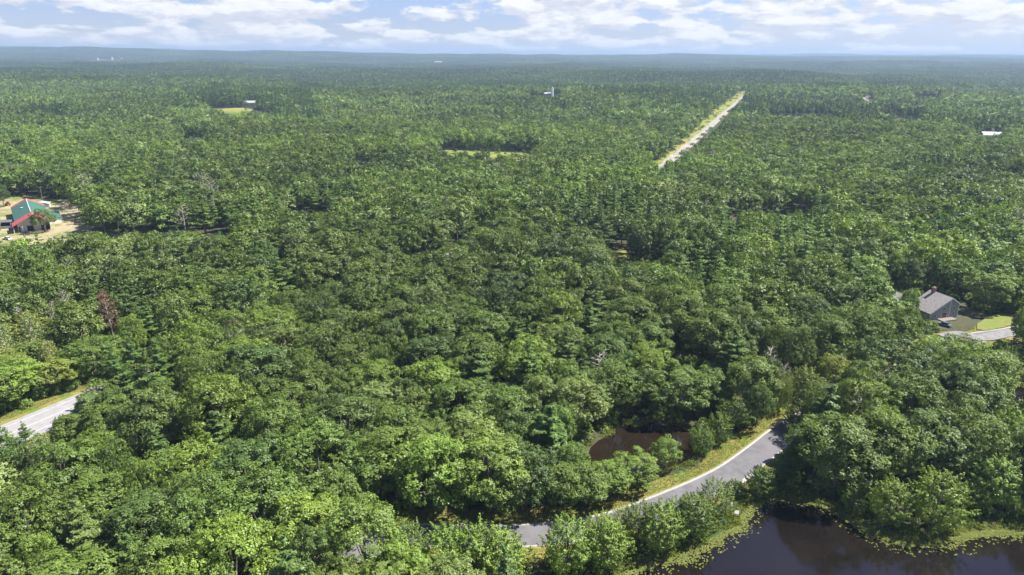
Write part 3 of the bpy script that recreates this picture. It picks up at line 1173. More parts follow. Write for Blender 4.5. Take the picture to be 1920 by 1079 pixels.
# ------------------------------------------------------------------ the trees placed one by one (foot in photo px, height, radius)
HAND = [
    # kind, px, py, height, crown radius, tint, note for the label
    ('young', 1064, 1072, 12.0, 5.0, 'bright', 'feathery'), ('young', 1138, 1060, 10.0, 4.4, 'bright', 'feathery'),
    ('young', 1237, 1030, 10.0, 4.6, 'bright', 'feathery'), ('young', 1298, 1004, 9.5, 4.2, 'mid', 'rounded'),
    ('young', 1338, 966, 8.2, 4.0, 'olive', 'open'), ('young', 1424, 930, 7.2, 3.2, 'mid', 'small upright'),
    ('shrub', 1380, 924, 2.7, 2.2, 'dark', 'dark low'), ('young', 1170, 1000, 6.0, 3.0, 'yellow', 'thin'),
    ('oak', 1246, 878, 7.5, 3.3, 'bright', 'compact'), ('oak', 1192, 914, 8.0, 4.4, 'bright', 'broad'),
    ('oak', 1142, 932, 8.6, 4.4, 'bright', 'round'), ('oak', 1098, 950, 9.5, 4.8, 'mid', 'round'), ('oak', 1052, 950, 10.0, 4.8, 'mid', 'round'),
    ('young', 1313, 850, 7.5, 3.2, 'bright', 'upright'), ('young', 1344, 830, 8.5, 3.4, 'bright', 'upright'), ('oak', 1376, 806, 8.5, 3.8, 'mid', 'rounded'),
    ('young', 838, 1092, 12.0, 5.4, 'bright', 'wide'), ('young', 895, 1098, 12.5, 5.6, 'bright', 'wide'), ('young', 938, 1096, 11.5, 5.2, 'bright', 'wide'),
    ('oak', 690, 1105, 17.0, 6.6, 'mid', 'tall domed'), ('oak', 590, 1075, 16.0, 6.4, 'bright', 'tall bright'), ('young', 765, 1080, 11.0, 4.4, 'olive', 'slender'),
    ('oak', 604, 945, 17.5, 9.4, 'mid', 'very broad'), ('oak', 745, 935, 16.5, 8.0, 'mid', 'broad'), ('oak', 815, 958, 17.0, 7.6, 'bright', 'broad'),
    ('oak', 915, 955, 17.0, 7.8, 'mid', 'broad'), ('oak', 985, 950, 14.0, 6.2, 'dark', 'rounded'), ('oak', 880, 900, 17.0, 7.0, 'olive', 'tall'),
    ('young', 1662, 980, 10.0, 4.6, 'bright', 'feathery'), ('young', 1748, 986, 12.5, 6.2, 'bright', 'broad feathery'), ('young', 1852, 946, 11.5, 5.4, 'bright', 'feathery'),
    ('oak', 1560, 922, 18.0, 8.6, 'mid', 'massive'), ('oak', 1524, 900, 15.0, 6.0, 'mid', 'rounded'), ('oak', 1640, 905, 17.5, 8.0, 'mid', 'massive'),
    ('oak', 1720, 900, 17.0, 7.6, 'dark', 'massive'), ('oak', 1800, 905, 16.5, 7.0, 'mid', 'broad'), ('oak', 1905, 912, 15.0, 6.5, 'mid', 'broad'),
    ('young', 1498, 806, 8.0, 3.8, 'olive', 'rounded'), ('oak', 1530, 800, 12.0, 5.5, 'mid', 'rounded'),
    ('young', 1598, 960, 5.5, 2.6, 'mid', 'small'), ('young', 1815, 955, 7.0, 3.0, 'mid', 'narrow'),
    ('redpine', 215, 640, 17.5, 3.0, 'red', 'dead'), ('dead', 132, 622, 15.0, 4.0, 'grey', 'bare'), ('birch', 72, 668, 14.5, 3.6, 'pale', 'pale stemmed'),
    ('birch', 24, 690, 14.0, 3.8, 'pale', 'pale stemmed'), ('dead', 46, 640, 12.0, 3.0, 'grey', 'leaning'), ('birch', 105, 705, 11.0, 3.2, 'yellow', 'light'),
    ('pine', 185, 628, 18.0, 4.4, 'pine', 'tall'), ('pine', 262, 625, 19.0, 4.6, 'pine', 'tall'), ('pine', 288, 655, 18.0, 4.6, 'pine', 'tall'),
    ('pine', 232, 775, 20.0, 5.4, 'pine', 'tall dark'), ('pine', 262, 742, 19.0, 5.0, 'pine', 'tall dark'), ('dead', 172, 792, 9.5, 3.4, 'grey', 'scraggly'),
    ('oak', 196, 792, 11.5, 4.6, 'mid', 'rounded'), ('pine', 212, 762, 15.0, 4.2, 'pine', 'dark'),
    ('young', 1120, 1030, 8.0, 3.4, 'bright', 'upright'), ('young', 1196, 1012, 8.5, 3.6, 'olive', 'upright'), ('young', 1268, 1000, 8.0, 3.6, 'bright', 'upright'),
    ('pine', 50, 832, 6.2, 1.9, 'pine', 'small'), ('birch', 95, 918, 13.5, 4.0, 'pale', 'pale stemmed'), ('oak', 200, 912, 13.0, 6.2, 'bright', 'bright'),
    ('dead', 1440, 725, 12.0, 4.2, 'grey', 'bare twiggy'), ('dead', 1462, 748, 11.0, 4.0, 'grey', 'bare twiggy'), ('young', 1505, 745, 9.0, 4.6, 'yellow', 'yellowish'),
    ('oak', 1560, 735, 11.0, 4.6, 'yellow', 'yellowish'), ('young', 1825, 712, 9.5, 3.6, 'bright', 'bright upright'), ('young', 1852, 712, 9.5, 3.8, 'bright', 'bright upright'),
    ('young', 1878, 706, 10.0, 3.6, 'mid', 'upright'), ('oak', 1850, 584, 15.0, 6.5, 'mid', 'spreading'), ('oak', 1700, 545, 14.0, 4.6, 'dark', 'slim'),
    ('young', 1895, 838, 10.0, 5.2, 'bright', 'bright'), ('oak', 85, 435, 12.0, 5.5, 'olive', 'spreading'), ('oak', 8, 388, 13.0, 4.0, 'dark', 'narrow'),
]

# ------------------------------------------------------------------ scatter the rest
def relief(x, y):
    return 1.0 + 0.13 * np.sin(x * 0.021 + 1.7 * np.sin(y * 0.011 + 0.5)) * np.sin(y * 0.027 + 0.8) + 0.07 * np.sin(x * 0.07 + y * 0.05)


def tone(x, y):
    return 1.0 + 0.24 * math.sin(x * 0.011 + 2.0 * math.sin(y * 0.006)) * math.sin(y * 0.013 + 1.2) + 0.08 * math.sin(x * 0.043 - y * 0.031)


trees = []   # (x, y, h, R, kind, tint, variant, rot, hand?)
grid = {}
CELL = 9.0


def gput(x, y, r):
    grid.setdefault((int(x // CELL), int(y // CELL)), []).append((x, y, r))


def gclash(x, y, r, k):
    cx, cy2 = int(x // CELL), int(y // CELL)
    for i in (-1, 0, 1):
        for j in (-1, 0, 1):
            for (a, b, c) in grid.get((cx + i, cy2 + j), ()):
                m = k * (r + c)
                if (a - x) ** 2 + (b - y) ** 2 < m * m:
                    return True
    return False


hr = random.Random(5)
for (kd, px, py, h, R, tn, note) in HAND:
    x, y = G(px, py)
    trees.append((x, y, h, R, kd, tn, hr.randrange(12), hr.uniform(0, 6.28), note))
    gput(x, y, R)


def stand(x, y):
    """slowly varying value that gathers the pines into stands"""
    return math.sin(x * 0.021 + 1.1) * math.sin(y * 0.013 + 0.4 + 0.6 * math.sin(x * 0.008)) + 0.4 * math.sin(x * 0.05 + y * 0.043)


R_NEAR = 950.0
A_MAX = math.radians(44)
rs = np.random.default_rng(11)
for (rad, k, n_try) in ((7.6, 0.84, 20000), (6.4, 0.79, 45000), (5.0, 0.74, 60000), (3.6, 0.71, 90000)):
    rr = np.sqrt(rs.uniform(70 ** 2, R_NEAR ** 2, n_try))
    aa = rs.uniform(-A_MAX, A_MAX, n_try)
    X = rr * np.sin(aa)
    Y = rr * np.cos(aa)
    RR = rad * rs.uniform(0.88, 1.12, n_try)
    HH = (11.4 + RR * 0.75) * rs.uniform(0.86, 1.13, n_try)
    HH = HH * relief(X, Y)
    PX, PY, _ = project(X, Y, terrain(X, Y) + HH * 0.7)
    # low wet thicket on the left and young growth near the roads stay smaller
    low = (((PX - 70) / 170) ** 2 + ((PY - 690) / 95) ** 2) < 1
    HH = np.where(low, HH * 0.62, HH)
    ok = ground_ok(X, Y, RR) & view_ok(X, Y, HH * 1.1, RR) & gap_ok(X, Y)
    for x, y, r, h in zip(X[ok], Y[ok], RR[ok], HH[ok]):
        if not gclash(x, y, r, k):
            gput(x, y, r)
            trees.append((x, y, h, r, None, None, 0, 0, None))
print('near trees', len(trees))
near = []
for t in trees:
    x, y, h, R, kd, tn, vi, rot, note = t
    if kd is None:
        px, py, _ = project(np.array([x]), np.array([y]), np.array([float(terrain(x, y)) + h * 0.7]))
        kd, tn = choose(float(px[0]), float(py[0]), hr, math.hypot(x, y), stand(x, y))
        if kd == 'pine':
            R *= 0.92
            h *= 1.16
        if kd == 'young':
            h *= 0.8
        vi = hr.randrange(12)
        rot = hr.uniform(0, 6.28)
    near.append([x, y, h, R, kd, tn, vi, rot, note])
trees = near
trees.sort(key=lambda t: math.hypot(t[0], t[1]))

# which are in view, nearest first -> objects of their own
N_SINGLE = 300
singles, rest = [], []
for t in trees:
    x, y, h, R = t[:4]
    px, py, d = project(np.array([x]), np.array([y]), np.array([h * 0.75]))
    px2, py2, d2 = project(np.array([x]), np.array([y]), np.array([h]))
    rp = R / max(float(d[0]), 1) * F_PX * 0.6
    vis = (-rp < px[0] < 1920 + rp) and (py2[0] < 1079 - 12)
    if t[8] is not None or (vis and len(singles) < N_SINGLE + 40 and sum(1 for s in singles if s[8] is None) < N_SINGLE - len(HAND) + 6):
        singles.append(t)
    else:
        rest.append(t)
print('single trees', len(singles), 'furthest', math.hypot(*singles[-1][:2]))


def jitter_tint(tn, rng, a=0.13, x=0.0, y=0.0):
    c = TINT[tn]
    b = (1 + rng.uniform(-a, a)) * tone(x, y)
    g = 1 + rng.uniform(-0.045, 0.045)
    return (c[0] * b * g, c[1] * b, c[2] * b / g)


KIND_NAME = {'oak': ('broadleaf_tree', 'broadleaf tree', 'round-crowned tree'), 'young': ('young_tree', 'young tree', 'young tree'),
             'pine': ('pine_tree', 'pine tree', 'pine'), 'birch': ('birch_tree', 'birch tree', 'pale-stemmed birch'),
             'dead': ('bare_tree', 'bare tree', 'almost leafless tree'), 'redpine': ('pine_tree', 'pine tree', 'dead pine'),
             'shrub': ('shrub', 'shrub', 'shrub')}
MARKS = [(1190, 840, 'brown pond'), (1650, 1060, 'dark lake'), (1360, 880, 'lane bend'), (1000, 1000, 'lane gap at the bottom'),
         (1765, 575, 'grey house'), (60, 790, 'pale main road'), (215, 580, 'rust-red dead pine'), (1895, 740, 'small right-hand cove'),
         (508, 852, 'tiny brown clearing'), (0, 1079, 'bottom left corner'), (960, 700, 'middle of the lower half'), (600, 700, 'wood behind the brown clearing'),
         (1140, 485, 'small sunny glade'), (700, 1079, 'bottom edge beside the lane'), (1500, 740, 'yellowish tree beyond the lane'),
         (300, 960, 'bottom left birches'), (1700, 800, 'massive shore trees'), (330, 700, 'pines beside the main road')]
DIRS = ['right of', 'up and right from', 'above', 'up and left from', 'left of', 'down and left from', 'below', 'down and right from']
ORD = ['nearest', 'second', 'third', 'fourth', 'fifth', 'sixth', 'seventh', 'eighth', 'ninth', 'tenth', 'eleventh', 'twelfth']


def make_labels(items):
    """items: (px, py, description) -> one label each, by the nearest landmark and the order away from it"""
    buckets = {}
    for i, (px, py, desc) in enumerate(items):
        m = min(range(len(MARKS)), key=lambda k: math.hypot(MARKS[k][0] - px, (MARKS[k][1] - py) * 1.3))
        a = math.atan2(MARKS[m][1] - py, px - MARKS[m][0])
        k = int(round(a / (math.pi / 4))) % 8
        buckets.setdefault((m, k, desc), []).append((math.hypot(MARKS[m][0] - px, MARKS[m][1] - py), i))
    labs = {}
    for (m, k, desc), lst in buckets.items():
        lst.sort()
        for n, (_, i) in enumerate(lst):
            pre = '' if len(lst) == 1 else ORD[min(n, 11)] + ' '
            labs[i] = '%s%s %s the %s' % (pre, desc, DIRS[k], MARKS[m][2])
    return labs


def place_single(t):
    x, y, h, R, kd, tn, vi, rot, note = t
    crown, trunk, H0, R0 = KINDS[kd][vi % len(KINDS[kd])]
    nm, cat, word = KIND_NAME[kd]
    z = float(terrain(x, y))
    e = empty(nm, (x, y, z), rot, (R / R0, R / R0, h / H0))
    c = link_mesh('crown', crown, e)
    c['tint'] = jitter_tint(tn, hr, 0.13, x, y)
    link_mesh('trunk', trunk, e)
    lab = LABELS[id(t)]
    tag(e, lab, cat, {'oak': 'broadleaf trees of the wood', 'young': 'young trees', 'pine': 'pines of the wood', 'birch': 'birches in the thicket',
                      'dead': 'bare trees', 'redpine': 'pines of the wood', 'shrub': 'shrubs'}[kd])


def describe(t):
    x, y, h, R, kd, tn, vi, rot, note = t
    word = KIND_NAME[kd][2]
    if kd in ('dead', 'redpine'):
        return {'dead': 'grey', 'redpine': 'rust-red'}[kd] + ' ' + word
    size = 'big ' if R > 5.6 else 'small ' if R < 3.6 else ''
    return size + WORD[tn] + ' ' + word


_it = []
for t in singles:
    _px, _py, _ = project(t[0], t[1], float(terrain(t[0], t[1])) + t[2] * 0.65)
    _it.append((float(_px), float(_py), describe(t)))
_lb = make_labels(_it)
LABELS = {id(t): _lb[i] for i, t in enumerate(singles)}
for t in singles:
    place_single(t)

# ------------------------------------------------------------------ the rest of the forest: one object
proto_col = bpy.data.collections.new('forest_kinds')
protos = []          # names sort in order
PIDX = {}


def add_proto(key, V, F, var, extra=None, mats=None):
    """extra: (verts, faces) of bare wood"""
    i = len(protos)
    if extra is not None:
        eV, eF = extra
        eF4 = [f for f in eF if len(f) == 4]
        V2 = np.concatenate([V, np.array(eV)])
        F2 = np.concatenate([F, np.array(eF4) + len(V)])
        me = np_mesh('forest_tree', V2, F2, [LEAF, mats], np.concatenate([np.zeros(len(F), int), np.ones(len(eF4), int)]),
                     fattr=np.concatenate([var, np.ones(len(eF4))]))
    else:
        me = np_mesh('forest_tree', V, F, [LEAF], fattr=var)
    o = bpy.data.objects.new('forest_tree.%03d' % (i + 1), me)
    proto_col.objects.link(o)
    protos.append(o)
    PIDX.setdefault(key, []).append(i)
    return i


PDIM = {}


def proto_dim(i, H, R):
    PDIM[i] = (H, R)


# level 0 and 1 and 2
for lod, (nm, lf, nv) in enumerate(((5500, 0.54, 5), (1700, 0.9, 5), (420, 1.75, 4))):
    for s, (R, H, base, lobes) in enumerate([(5.6, 15.5, 0.24, 50), (5.2, 16.5, 0.26, 40), (6.0, 15.0, 0.22, 60), (4.6, 15.0, 0.22, 34), (5.4, 14.5, 0.24, 52)][:nv]):
        V, F, var, C, zc = crown_broad(500 + s + 20 * lod, R, H, base, nm, lf, lobes)
        mb = MB()
        mb.tube([(0, 0, -1), (0, 0, H * 0.6)], [0.3, 0.15], 5)
        proto_dim(add_proto(('oak', lod), V, F, var, (mb.v, mb.f), BARK), H, R)
    for s, (R, H, tiers) in enumerate([(4.2, 19.0, 12), (4.6, 18.0, 10)]):
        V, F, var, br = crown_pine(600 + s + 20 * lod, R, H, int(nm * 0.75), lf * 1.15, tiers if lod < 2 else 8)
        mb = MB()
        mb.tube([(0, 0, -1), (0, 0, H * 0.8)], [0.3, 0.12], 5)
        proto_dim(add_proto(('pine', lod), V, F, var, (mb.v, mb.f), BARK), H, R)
    V, F, var, T, limbs = crown_young(700 + lod, 3.8, 9.0, int(nm * 0.7), lf * 0.9, 40)
    proto_dim(add_proto(('young', lod), V, F, var), 9.0, 3.8)
    if lod < 2:
        for key, seed, H, R, mt, nl in (('birch', 33, 13, 3.5, PALE_BARK, 900), ('dead', 44, 12.5, 3.8, GREY_TWIG, 60)):
            mb, tips = branch_skeleton(seed, H, R, 24, 0.25, 0.22 + 0.1 * lod, 3)
            V, F, var = sparse_leaves(seed, tips, nl if lod == 0 else nl // 2, 0.5 + 0.3 * lod, 0.5)
            proto_dim(add_proto((key, lod), V, F, var, (mb.v, mb.f), mt), H, R)
    else:
        PIDX[('birch', 2)] = PIDX[('young', 2)]
        PIDX[('dead', 2)] = PIDX[('dead', 1)]

# level 3: pieces of distant canopy, some fifty crowns each
for s in range(6):
    rng = np.random.default_rng(900 + s)
    Vs, Fs, vs = [], [], []
    off = 0
    L = 66.0
    pts = []
    while len(pts) < 62:
        p = rng.uniform(-L / 2, L / 2, 2)
        if all((p[0] - q[0]) ** 2 + (p[1] - q[1]) ** 2 > 34 for q in pts) or rng.random() < 0.02:
            pts.append(p)
    for p in pts:
        piney = rng.random() < 0.4
        H = rng.uniform(13, 19)
        R = rng.uniform(3.6, 5.6)
        if piney:
            V, F, var, _ = crown_pine(int(rng.integers(1e6)), R * 0.8, H * 1.12, 46, 3.0, 4, 0.3)
            var = var * 0.78
        else:
            V, F, var, _, _ = crown_broad(int(rng.integers(1e6)), R, H, 0.3, 56, 2.9, 10)
        V = V + np.array([p[0], p[1], 0])
        Vs.append(V)
        Fs.append(F + off)
        vs.append(var * rng.uniform(0.72, 1.28))
        off += len(V)
    proto_dim(add_proto(('patch', 3), np.concatenate(Vs), np.concatenate(Fs), np.concatenate(vs)), 1.0, 1.0)

pts, pidx, prot, pscl, ptint = [], [], [], [], []


def inst(x, y, z, key, h, R, tint, rng, rot=None):
    ids = PIDX[key]
    i = ids[int(rng.random() * len(ids))]
    H0, R0 = PDIM[i]
    pts.append((x, y, z))
    pidx.append(i)
    prot.append(rng.uniform(0, 6.28) if rot is None else rot)
    pscl.append((R / R0, R / R0, h / H0))
    ptint.append((*tint, 1.0))


for t in rest:
    x, y, h, R, kd, tn, vi, rot, note = t
    r = math.hypot(x, y)
    lod = 0 if r < 330 else 1
    inst(x, y, float(terrain(x, y)), (kd, lod), h, R, jitter_tint(tn, hr, 0.13, x, y), hr)

# mid distance
sp = 9.2
gx, gy = np.meshgrid(np.arange(-1900, 1900, sp), np.arange(500, 2350, sp))
gx = gx.ravel() + rs.uniform(-3.4, 3.4, gx.size)
gy = gy.ravel() + rs.uniform(-3.4, 3.4, gy.size)
rr = np.hypot(gx, gy)
k = (rr >= R_NEAR) & (rr < 2300) & (np.abs(np.arctan2(gx, gy)) < A_MAX)
gx, gy = gx[k], gy[k]
gr = rs.uniform(4.2, 7.2, gx.size)
gh = (11 + 0.8 * gr) * rs.uniform(0.8, 1.2, gx.size) * relief(gx, gy)
ok = ground_ok(gx, gy, gr) & view_ok(gx, gy, gh * 1.1, gr) & gap_ok(gx, gy)
gx, gy, gr, gh = gx[ok], gy[ok], gr[ok], gh[ok]
gz = terrain(gx, gy)
PX, PY, _ = project(gx, gy, gz + 11)
for x, y, r, h, z, px, py in zip(gx, gy, gr, gh, gz, PX, PY):
    kd, tn = choose(px, py, hr, 1000, stand(x * 0.5, y * 0.5))
    if stand(x * 0.33 + 40, y * 0.25) > 0.35 and hr.random() < 0.75:
        kd, tn = 'pine', 'bluepine'
    if kd == 'pine':
        r *= 0.85
        h *= 1.15
    inst(x, y, z, (kd, 2), h, r, jitter_tint(tn, hr, 0.13, x, y), hr)
print('mid trees', len(gx))
# far canopy
n0 = len(pts)
y = 2270.0
while y < 14000:
    step = 54.0 if y < 5000 else 54.0 * (1 + (y - 5000) / 9000)
    half = y * math.tan(A_MAX)
    for x in np.arange(-half, half, step):
        xx = x + hr.uniform(-8, 8)
        yy = y + hr.uniform(-8, 8)
        if math.hypot(xx, yy) < 2290:
            continue
        st = 0.5 + 0.5 * math.sin(xx * 0.0041 + 1.0) * math.sin(yy * 0.0023 + 0.5 * math.sin(xx * 0.002)) + hr.uniform(-0.25, 0.25)
        a = TINT['mid'] if st > 0.72 else TINT['dark'] if st < 0.40 else TINT['bluepine']
        b = 0.9 * hr.uniform(0.9, 1.1) * tone(xx * 0.4, yy * 0.3)
        tz = terrain(xx, yy)
        qx, qy, qd = project(xx, yy, float(tz) + 10)
        ih, jh = int(qx / 2), int(qy / 2)
        w_ = int(step * 0.5 / float(qd) * F_PX / 2) + 1
        if 0 <= ih < MW and 0 <= jh < MH and CLEAR[max(0, jh - 1):jh + 2, max(0, ih - w_):ih + w_ + 1].any():
            continue
        s = step / 54.0
        pts.append((xx, yy, float(tz)))
        pidx.append(PIDX[('patch', 3)][hr.randrange(6)])
        prot.append(hr.uniform(0, 6.28))
        pscl.append((s, s, 1 + 0.3 * (s - 1)))
        ptint.append((a[0] * b, a[1] * b, a[2] * b, 1.0))
    y += step
print('far patches', len(pts) - n0, 'instances', len(pts))

fm = bpy.data.meshes.new('forest')
fm.vertices.add(len(pts))
fm.vertices.foreach_set('co', np.array(pts, dtype=np.float32).ravel())
fm.attributes.new('proto', 'INT', 'POINT').data.foreach_set('value', np.array(pidx, dtype=np.int32))
fm.attributes.new('turn', 'FLOAT', 'POINT').data.foreach_set('value', np.array(prot, dtype=np.float32))
fm.attributes.new('size', 'FLOAT_VECTOR', 'POINT').data.foreach_set('vector', np.array(pscl, dtype=np.float32).ravel())
fm.attributes.new('tint', 'FLOAT_COLOR', 'POINT').data.foreach_set('color', np.array(ptint, dtype=np.float32).ravel())
forest = link_mesh('forest', fm)
tag(forest, 'endless mixed forest of oaks and pines reaching back to the horizon', 'forest', kind='stuff')

gn = bpy.data.node_groups.new('forest_scatter', 'GeometryNodeTree')
gn.interface.new_socket('Geometry', in_out='INPUT', socket_type='NodeSocketGeometry')
gn.interface.new_socket('Geometry', in_out='OUTPUT', socket_type='NodeSocketGeometry')
gi = gn.nodes.new('NodeGroupInput')
go = gn.nodes.new('NodeGroupOutput')
m2p = gn.nodes.new('GeometryNodeMeshToPoints')
ci = gn.nodes.new('GeometryNodeCollectionInfo')
ci.inputs['Collection'].default_value = proto_col
ci.inputs['Separate Children'].default_value = True
ci.inputs['Reset Children'].default_value = True
iop = gn.nodes.new('GeometryNodeInstanceOnPoints')
iop.inputs['Pick Instance'].default_value = True


def named(nm, typ):
    n = gn.nodes.new('GeometryNodeInputNamedAttribute')
    n.data_type = typ
    n.inputs['Name'].default_value = nm
    return n.outputs['Attribute']


cx = gn.nodes.new('ShaderNodeCombineXYZ')
gn.links.new(gi.outputs[0], m2p.inputs['Mesh'])
gn.links.new(m2p.outputs[0], iop.inputs['Points'])
gn.links.new(ci.outputs[0], iop.inputs['Instance'])
gn.links.new(named('proto', 'INT'), iop.inputs['Instance Index'])
gn.links.new(named('turn', 'FLOAT'), cx.inputs[2])
gn.links.new(cx.outputs[0], iop.inputs['Rotation'])
gn.links.new(named('size', 'FLOAT_VECTOR'), iop.inputs['Scale'])
gn.links.new(iop.outputs[0], go.inputs[0])
md = forest.modifiers.new('scatter', 'NODES')
md.node_group = gn

# ------------------------------------------------------------------ building materials
GREEN_METAL = flat('green_metal', (0.045, 0.14, 0.095), 0.45, 0.10)
RED_METAL = flat('red_metal', (0.48, 0.085, 0.085), 0.5, 0.10)
WHITE_WALL = flat('white_paint', (0.78, 0.77, 0.75), 0.7, 0.06)
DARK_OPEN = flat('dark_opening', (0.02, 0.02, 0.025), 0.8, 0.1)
GREY_SHINGLE = flat('grey_shingle', (0.25, 0.235, 0.225), 0.9, 0.18)
DARK_SHINGLE = flat('dark_shingle', (0.11, 0.11, 0.12), 0.9, 0.18)
GREY_SIDING = flat('grey_siding', (0.30, 0.305, 0.295), 0.8, 0.07)
TRIM_WHITE = flat('trim_white', (0.66, 0.66, 0.64), 0.6, 0.04)
GLASS = flat('window_glass', (0.03, 0.035, 0.045), 0.12, 0.05, spec=0.6)
BRICK = flat('chimney_brick', (0.26, 0.16, 0.12), 0.9, 0.2, scale=4)
CONCRETE = flat('concrete', (0.40, 0.38, 0.35), 0.9, 0.12)
STONE = flat('pale_stone', (0.34, 0.325, 0.30), 0.9, 0.22, scale=2)
WOOD = flat('weathered_wood', (0.21, 0.18, 0.15), 0.9, 0.15, scale=3)
RUBBER = flat('rubber', (0.03, 0.03, 0.03), 0.9)
RED_PAINT = flat('red_paint', (0.50, 0.04, 0.03), 0.35)
WHITE_PAINT = flat('vehicle_white', (0.70, 0.70, 0.70), 0.35)
BLUE_GREY = flat('vehicle_grey', (0.13, 0.15, 0.18), 0.3)


def local(parent, name, fn, m, label=None):
    mb = MB()
    fn(mb)
    o = mb.build(name, m, parent)
    if label:
        o['label'] = label
    return o


def roof_slabs(mb, prof, y0, y1, th=0.18, m=0):
    """roof over an (x, z) profile, extruded y0..y1"""
    for (xa, za), (xb, zb) in zip(prof, prof[1:]):
        dx, dz = xb - xa, zb - za
        L = math.hypot(dx, dz)
        nx, nz = -dz / L * th, dx / L * th
        mb.prism([(xa, y0, za), (xb, y0, zb), (xb, y1, zb), (xa, y1, za)],
                 [(xa + nx, y0, za + nz), (xb + nx, y0, zb + nz), (xb + nx, y1, zb + nz), (xa + nx, y1, za + nz)], m)


def window(parent, x, y, z, w, h, face='y-', name='window', frame=TRIM_WHITE, glass=GLASS):
    """window on the wall; face y- looks to the front, x- / x+ to the sides"""
    def fr(mb):
        t = 0.12
        for (a, b, c, d) in ((x - w / 2 - t, x + w / 2 + t, z - t, z), (x - w / 2 - t, x + w / 2 + t, z + h, z + h + t),
                             (x - w / 2 - t, x - w / 2, z, z + h), (x + w / 2, x + w / 2 + t, z, z + h), (x - 0.03, x + 0.03, z, z + h)):
            if face == 'y-':
                mb.box(a, b, y - 0.08, y + 0.02, c, d)
            elif face == 'x-':
                mb.box(y - 0.08, y + 0.02, a, b, c, d)
            else:
                mb.box(y - 0.02, y + 0.08, a, b, c, d)
    f = local(parent, name, fr, frame)
    def gl(mb):
        if face == 'y-':
            mb.box(x - w / 2, x + w / 2, y - 0.04, y + 0.01, z, z + h)
        elif face == 'x-':
            mb.box(y - 0.04, y + 0.01, x - w / 2, x + w / 2, z, z + h)
        else:
            mb.box(y - 0.01, y + 0.04, x - w / 2, x + w / 2, z, z + h)
    local(f, 'pane', gl, glass)
    return f


# ------------------------------------------------------------------ the riding barn
_bo = G(33, 437, 0.0)
barn = empty('barn', (_bo[0], _bo[1], 0.0), math.atan2(0.60, 0.80))
tag(barn, 'long barn with green metal roof, red roof ends and white walls', 'barn')
BW, BL = 15.5, 52.0


def barn_walls(mb):
    g = [(0.6, 0), (BW - 0.6, 0), (BW - 0.6, 4.6), (BW / 2, 8.6), (0.6, 4.6)]
    mb.prism([(x, 1.0, z) for x, z in g], [(x, BL - 1.0, z) for x, z in g])


local(barn, 'wall', barn_walls, WHITE_WALL)
prof = [(-0.3, 4.35), (BW / 2, 8.75), (BW + 0.3, 4.35)]
local(barn, 'roof', lambda mb: roof_slabs(mb, prof, 7.25, BL - 4.2), GREEN_METAL)
local(barn, 'end_roof', lambda mb: roof_slabs(mb, [(-1.6, 3.75), (BW / 2, 8.72), (BW + 1.6, 3.75)], -2.4, 7.2), RED_METAL, 'red metal roof band over the near end')
local(barn, 'end_roof', lambda mb: roof_slabs(mb, prof, BL - 4.15, BL + 0.5), RED_METAL, 'red metal roof band over the far end')
local(barn, 'ridge_cap', lambda mb: mb.box(BW / 2 - 0.13, BW / 2 + 0.13, 7.4, BL - 4.4, 8.93, 9.05), TRIM_WHITE)
local(barn, 'roof_vent', lambda mb: (mb.box(4.2, 4.9, 30, 30.9, 6.4, 7.5), mb.box(4.05, 5.05, 29.85, 31.05, 7.5, 7.62)), TRIM_WHITE)


def lean(mb):
    g = [(BW - 0.5, 0), (BW + 5.5, 0), (BW + 5.5, 2.6), (BW - 0.5, 3.9)]
    mb.prism([(x, 14, z) for x, z in g], [(x, 34, z) for x, z in g])


ln = local(barn, 'lean_to', lean, WHITE_WALL)
local(ln, 'roof', lambda mb: roof_slabs(mb, [(BW + 0.4, 3.95), (BW + 6.0, 2.62)], 13.6, 34.4), GREEN_METAL)
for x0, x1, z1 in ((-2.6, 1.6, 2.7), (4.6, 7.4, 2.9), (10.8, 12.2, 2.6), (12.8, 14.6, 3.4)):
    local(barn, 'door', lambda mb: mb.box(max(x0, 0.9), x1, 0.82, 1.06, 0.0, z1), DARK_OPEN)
local(barn, 'porch', lambda mb: [mb.box(x - 0.15, x + 0.15, -1.5, -1.2, 0, 3.3) for x in (-1.3, 2.6, 8.3, 12.4, 16.5)], TRIM_WHITE)
for k, yy in enumerate((8, 15, 22, 29, 38, 45)):
    window(barn, yy, 0.58, 2.0, 2.2, 1.1, 'x-')


# side wing with open stalls
wing = empty('stable_wing', (_bo[0] - 1.5 - 0.60 * 16, _bo[1] + 0.80 * 16, 0.0), math.atan2(0.30, 0.95) + math.pi)
tag(wing, 'low stable wing with grey roof and white posts beside the green-roofed barn', 'stable')
local(wing, 'wall', lambda mb: mb.box(-0.6, 44, -2.6, -2.2, 0, 3.0), WHITE_WALL)
local(wing, 'roof', lambda mb: roof_slabs(mb, [(-0.8, 3.3), (45, 3.3)], -3.2, 3.6, 0.2), DARK_SHINGLE)
local(wing, 'stall_front', lambda mb: mb.box(-0.4, 44, 2.4, 2.7, 0, 1.2), WHITE_WALL)
for k in range(10):
    local(wing, 'post', lambda mb: mb.box(-0.2 + k * 4.7, 0.15 + k * 4.7, 2.75, 3.1, 0, 3.25), TRIM_WHITE)
local(wing, 'back_stalls', lambda mb: mb.box(-0.3, 43.8, -1.6, -1.2, 0, 2.9), DARK_OPEN)

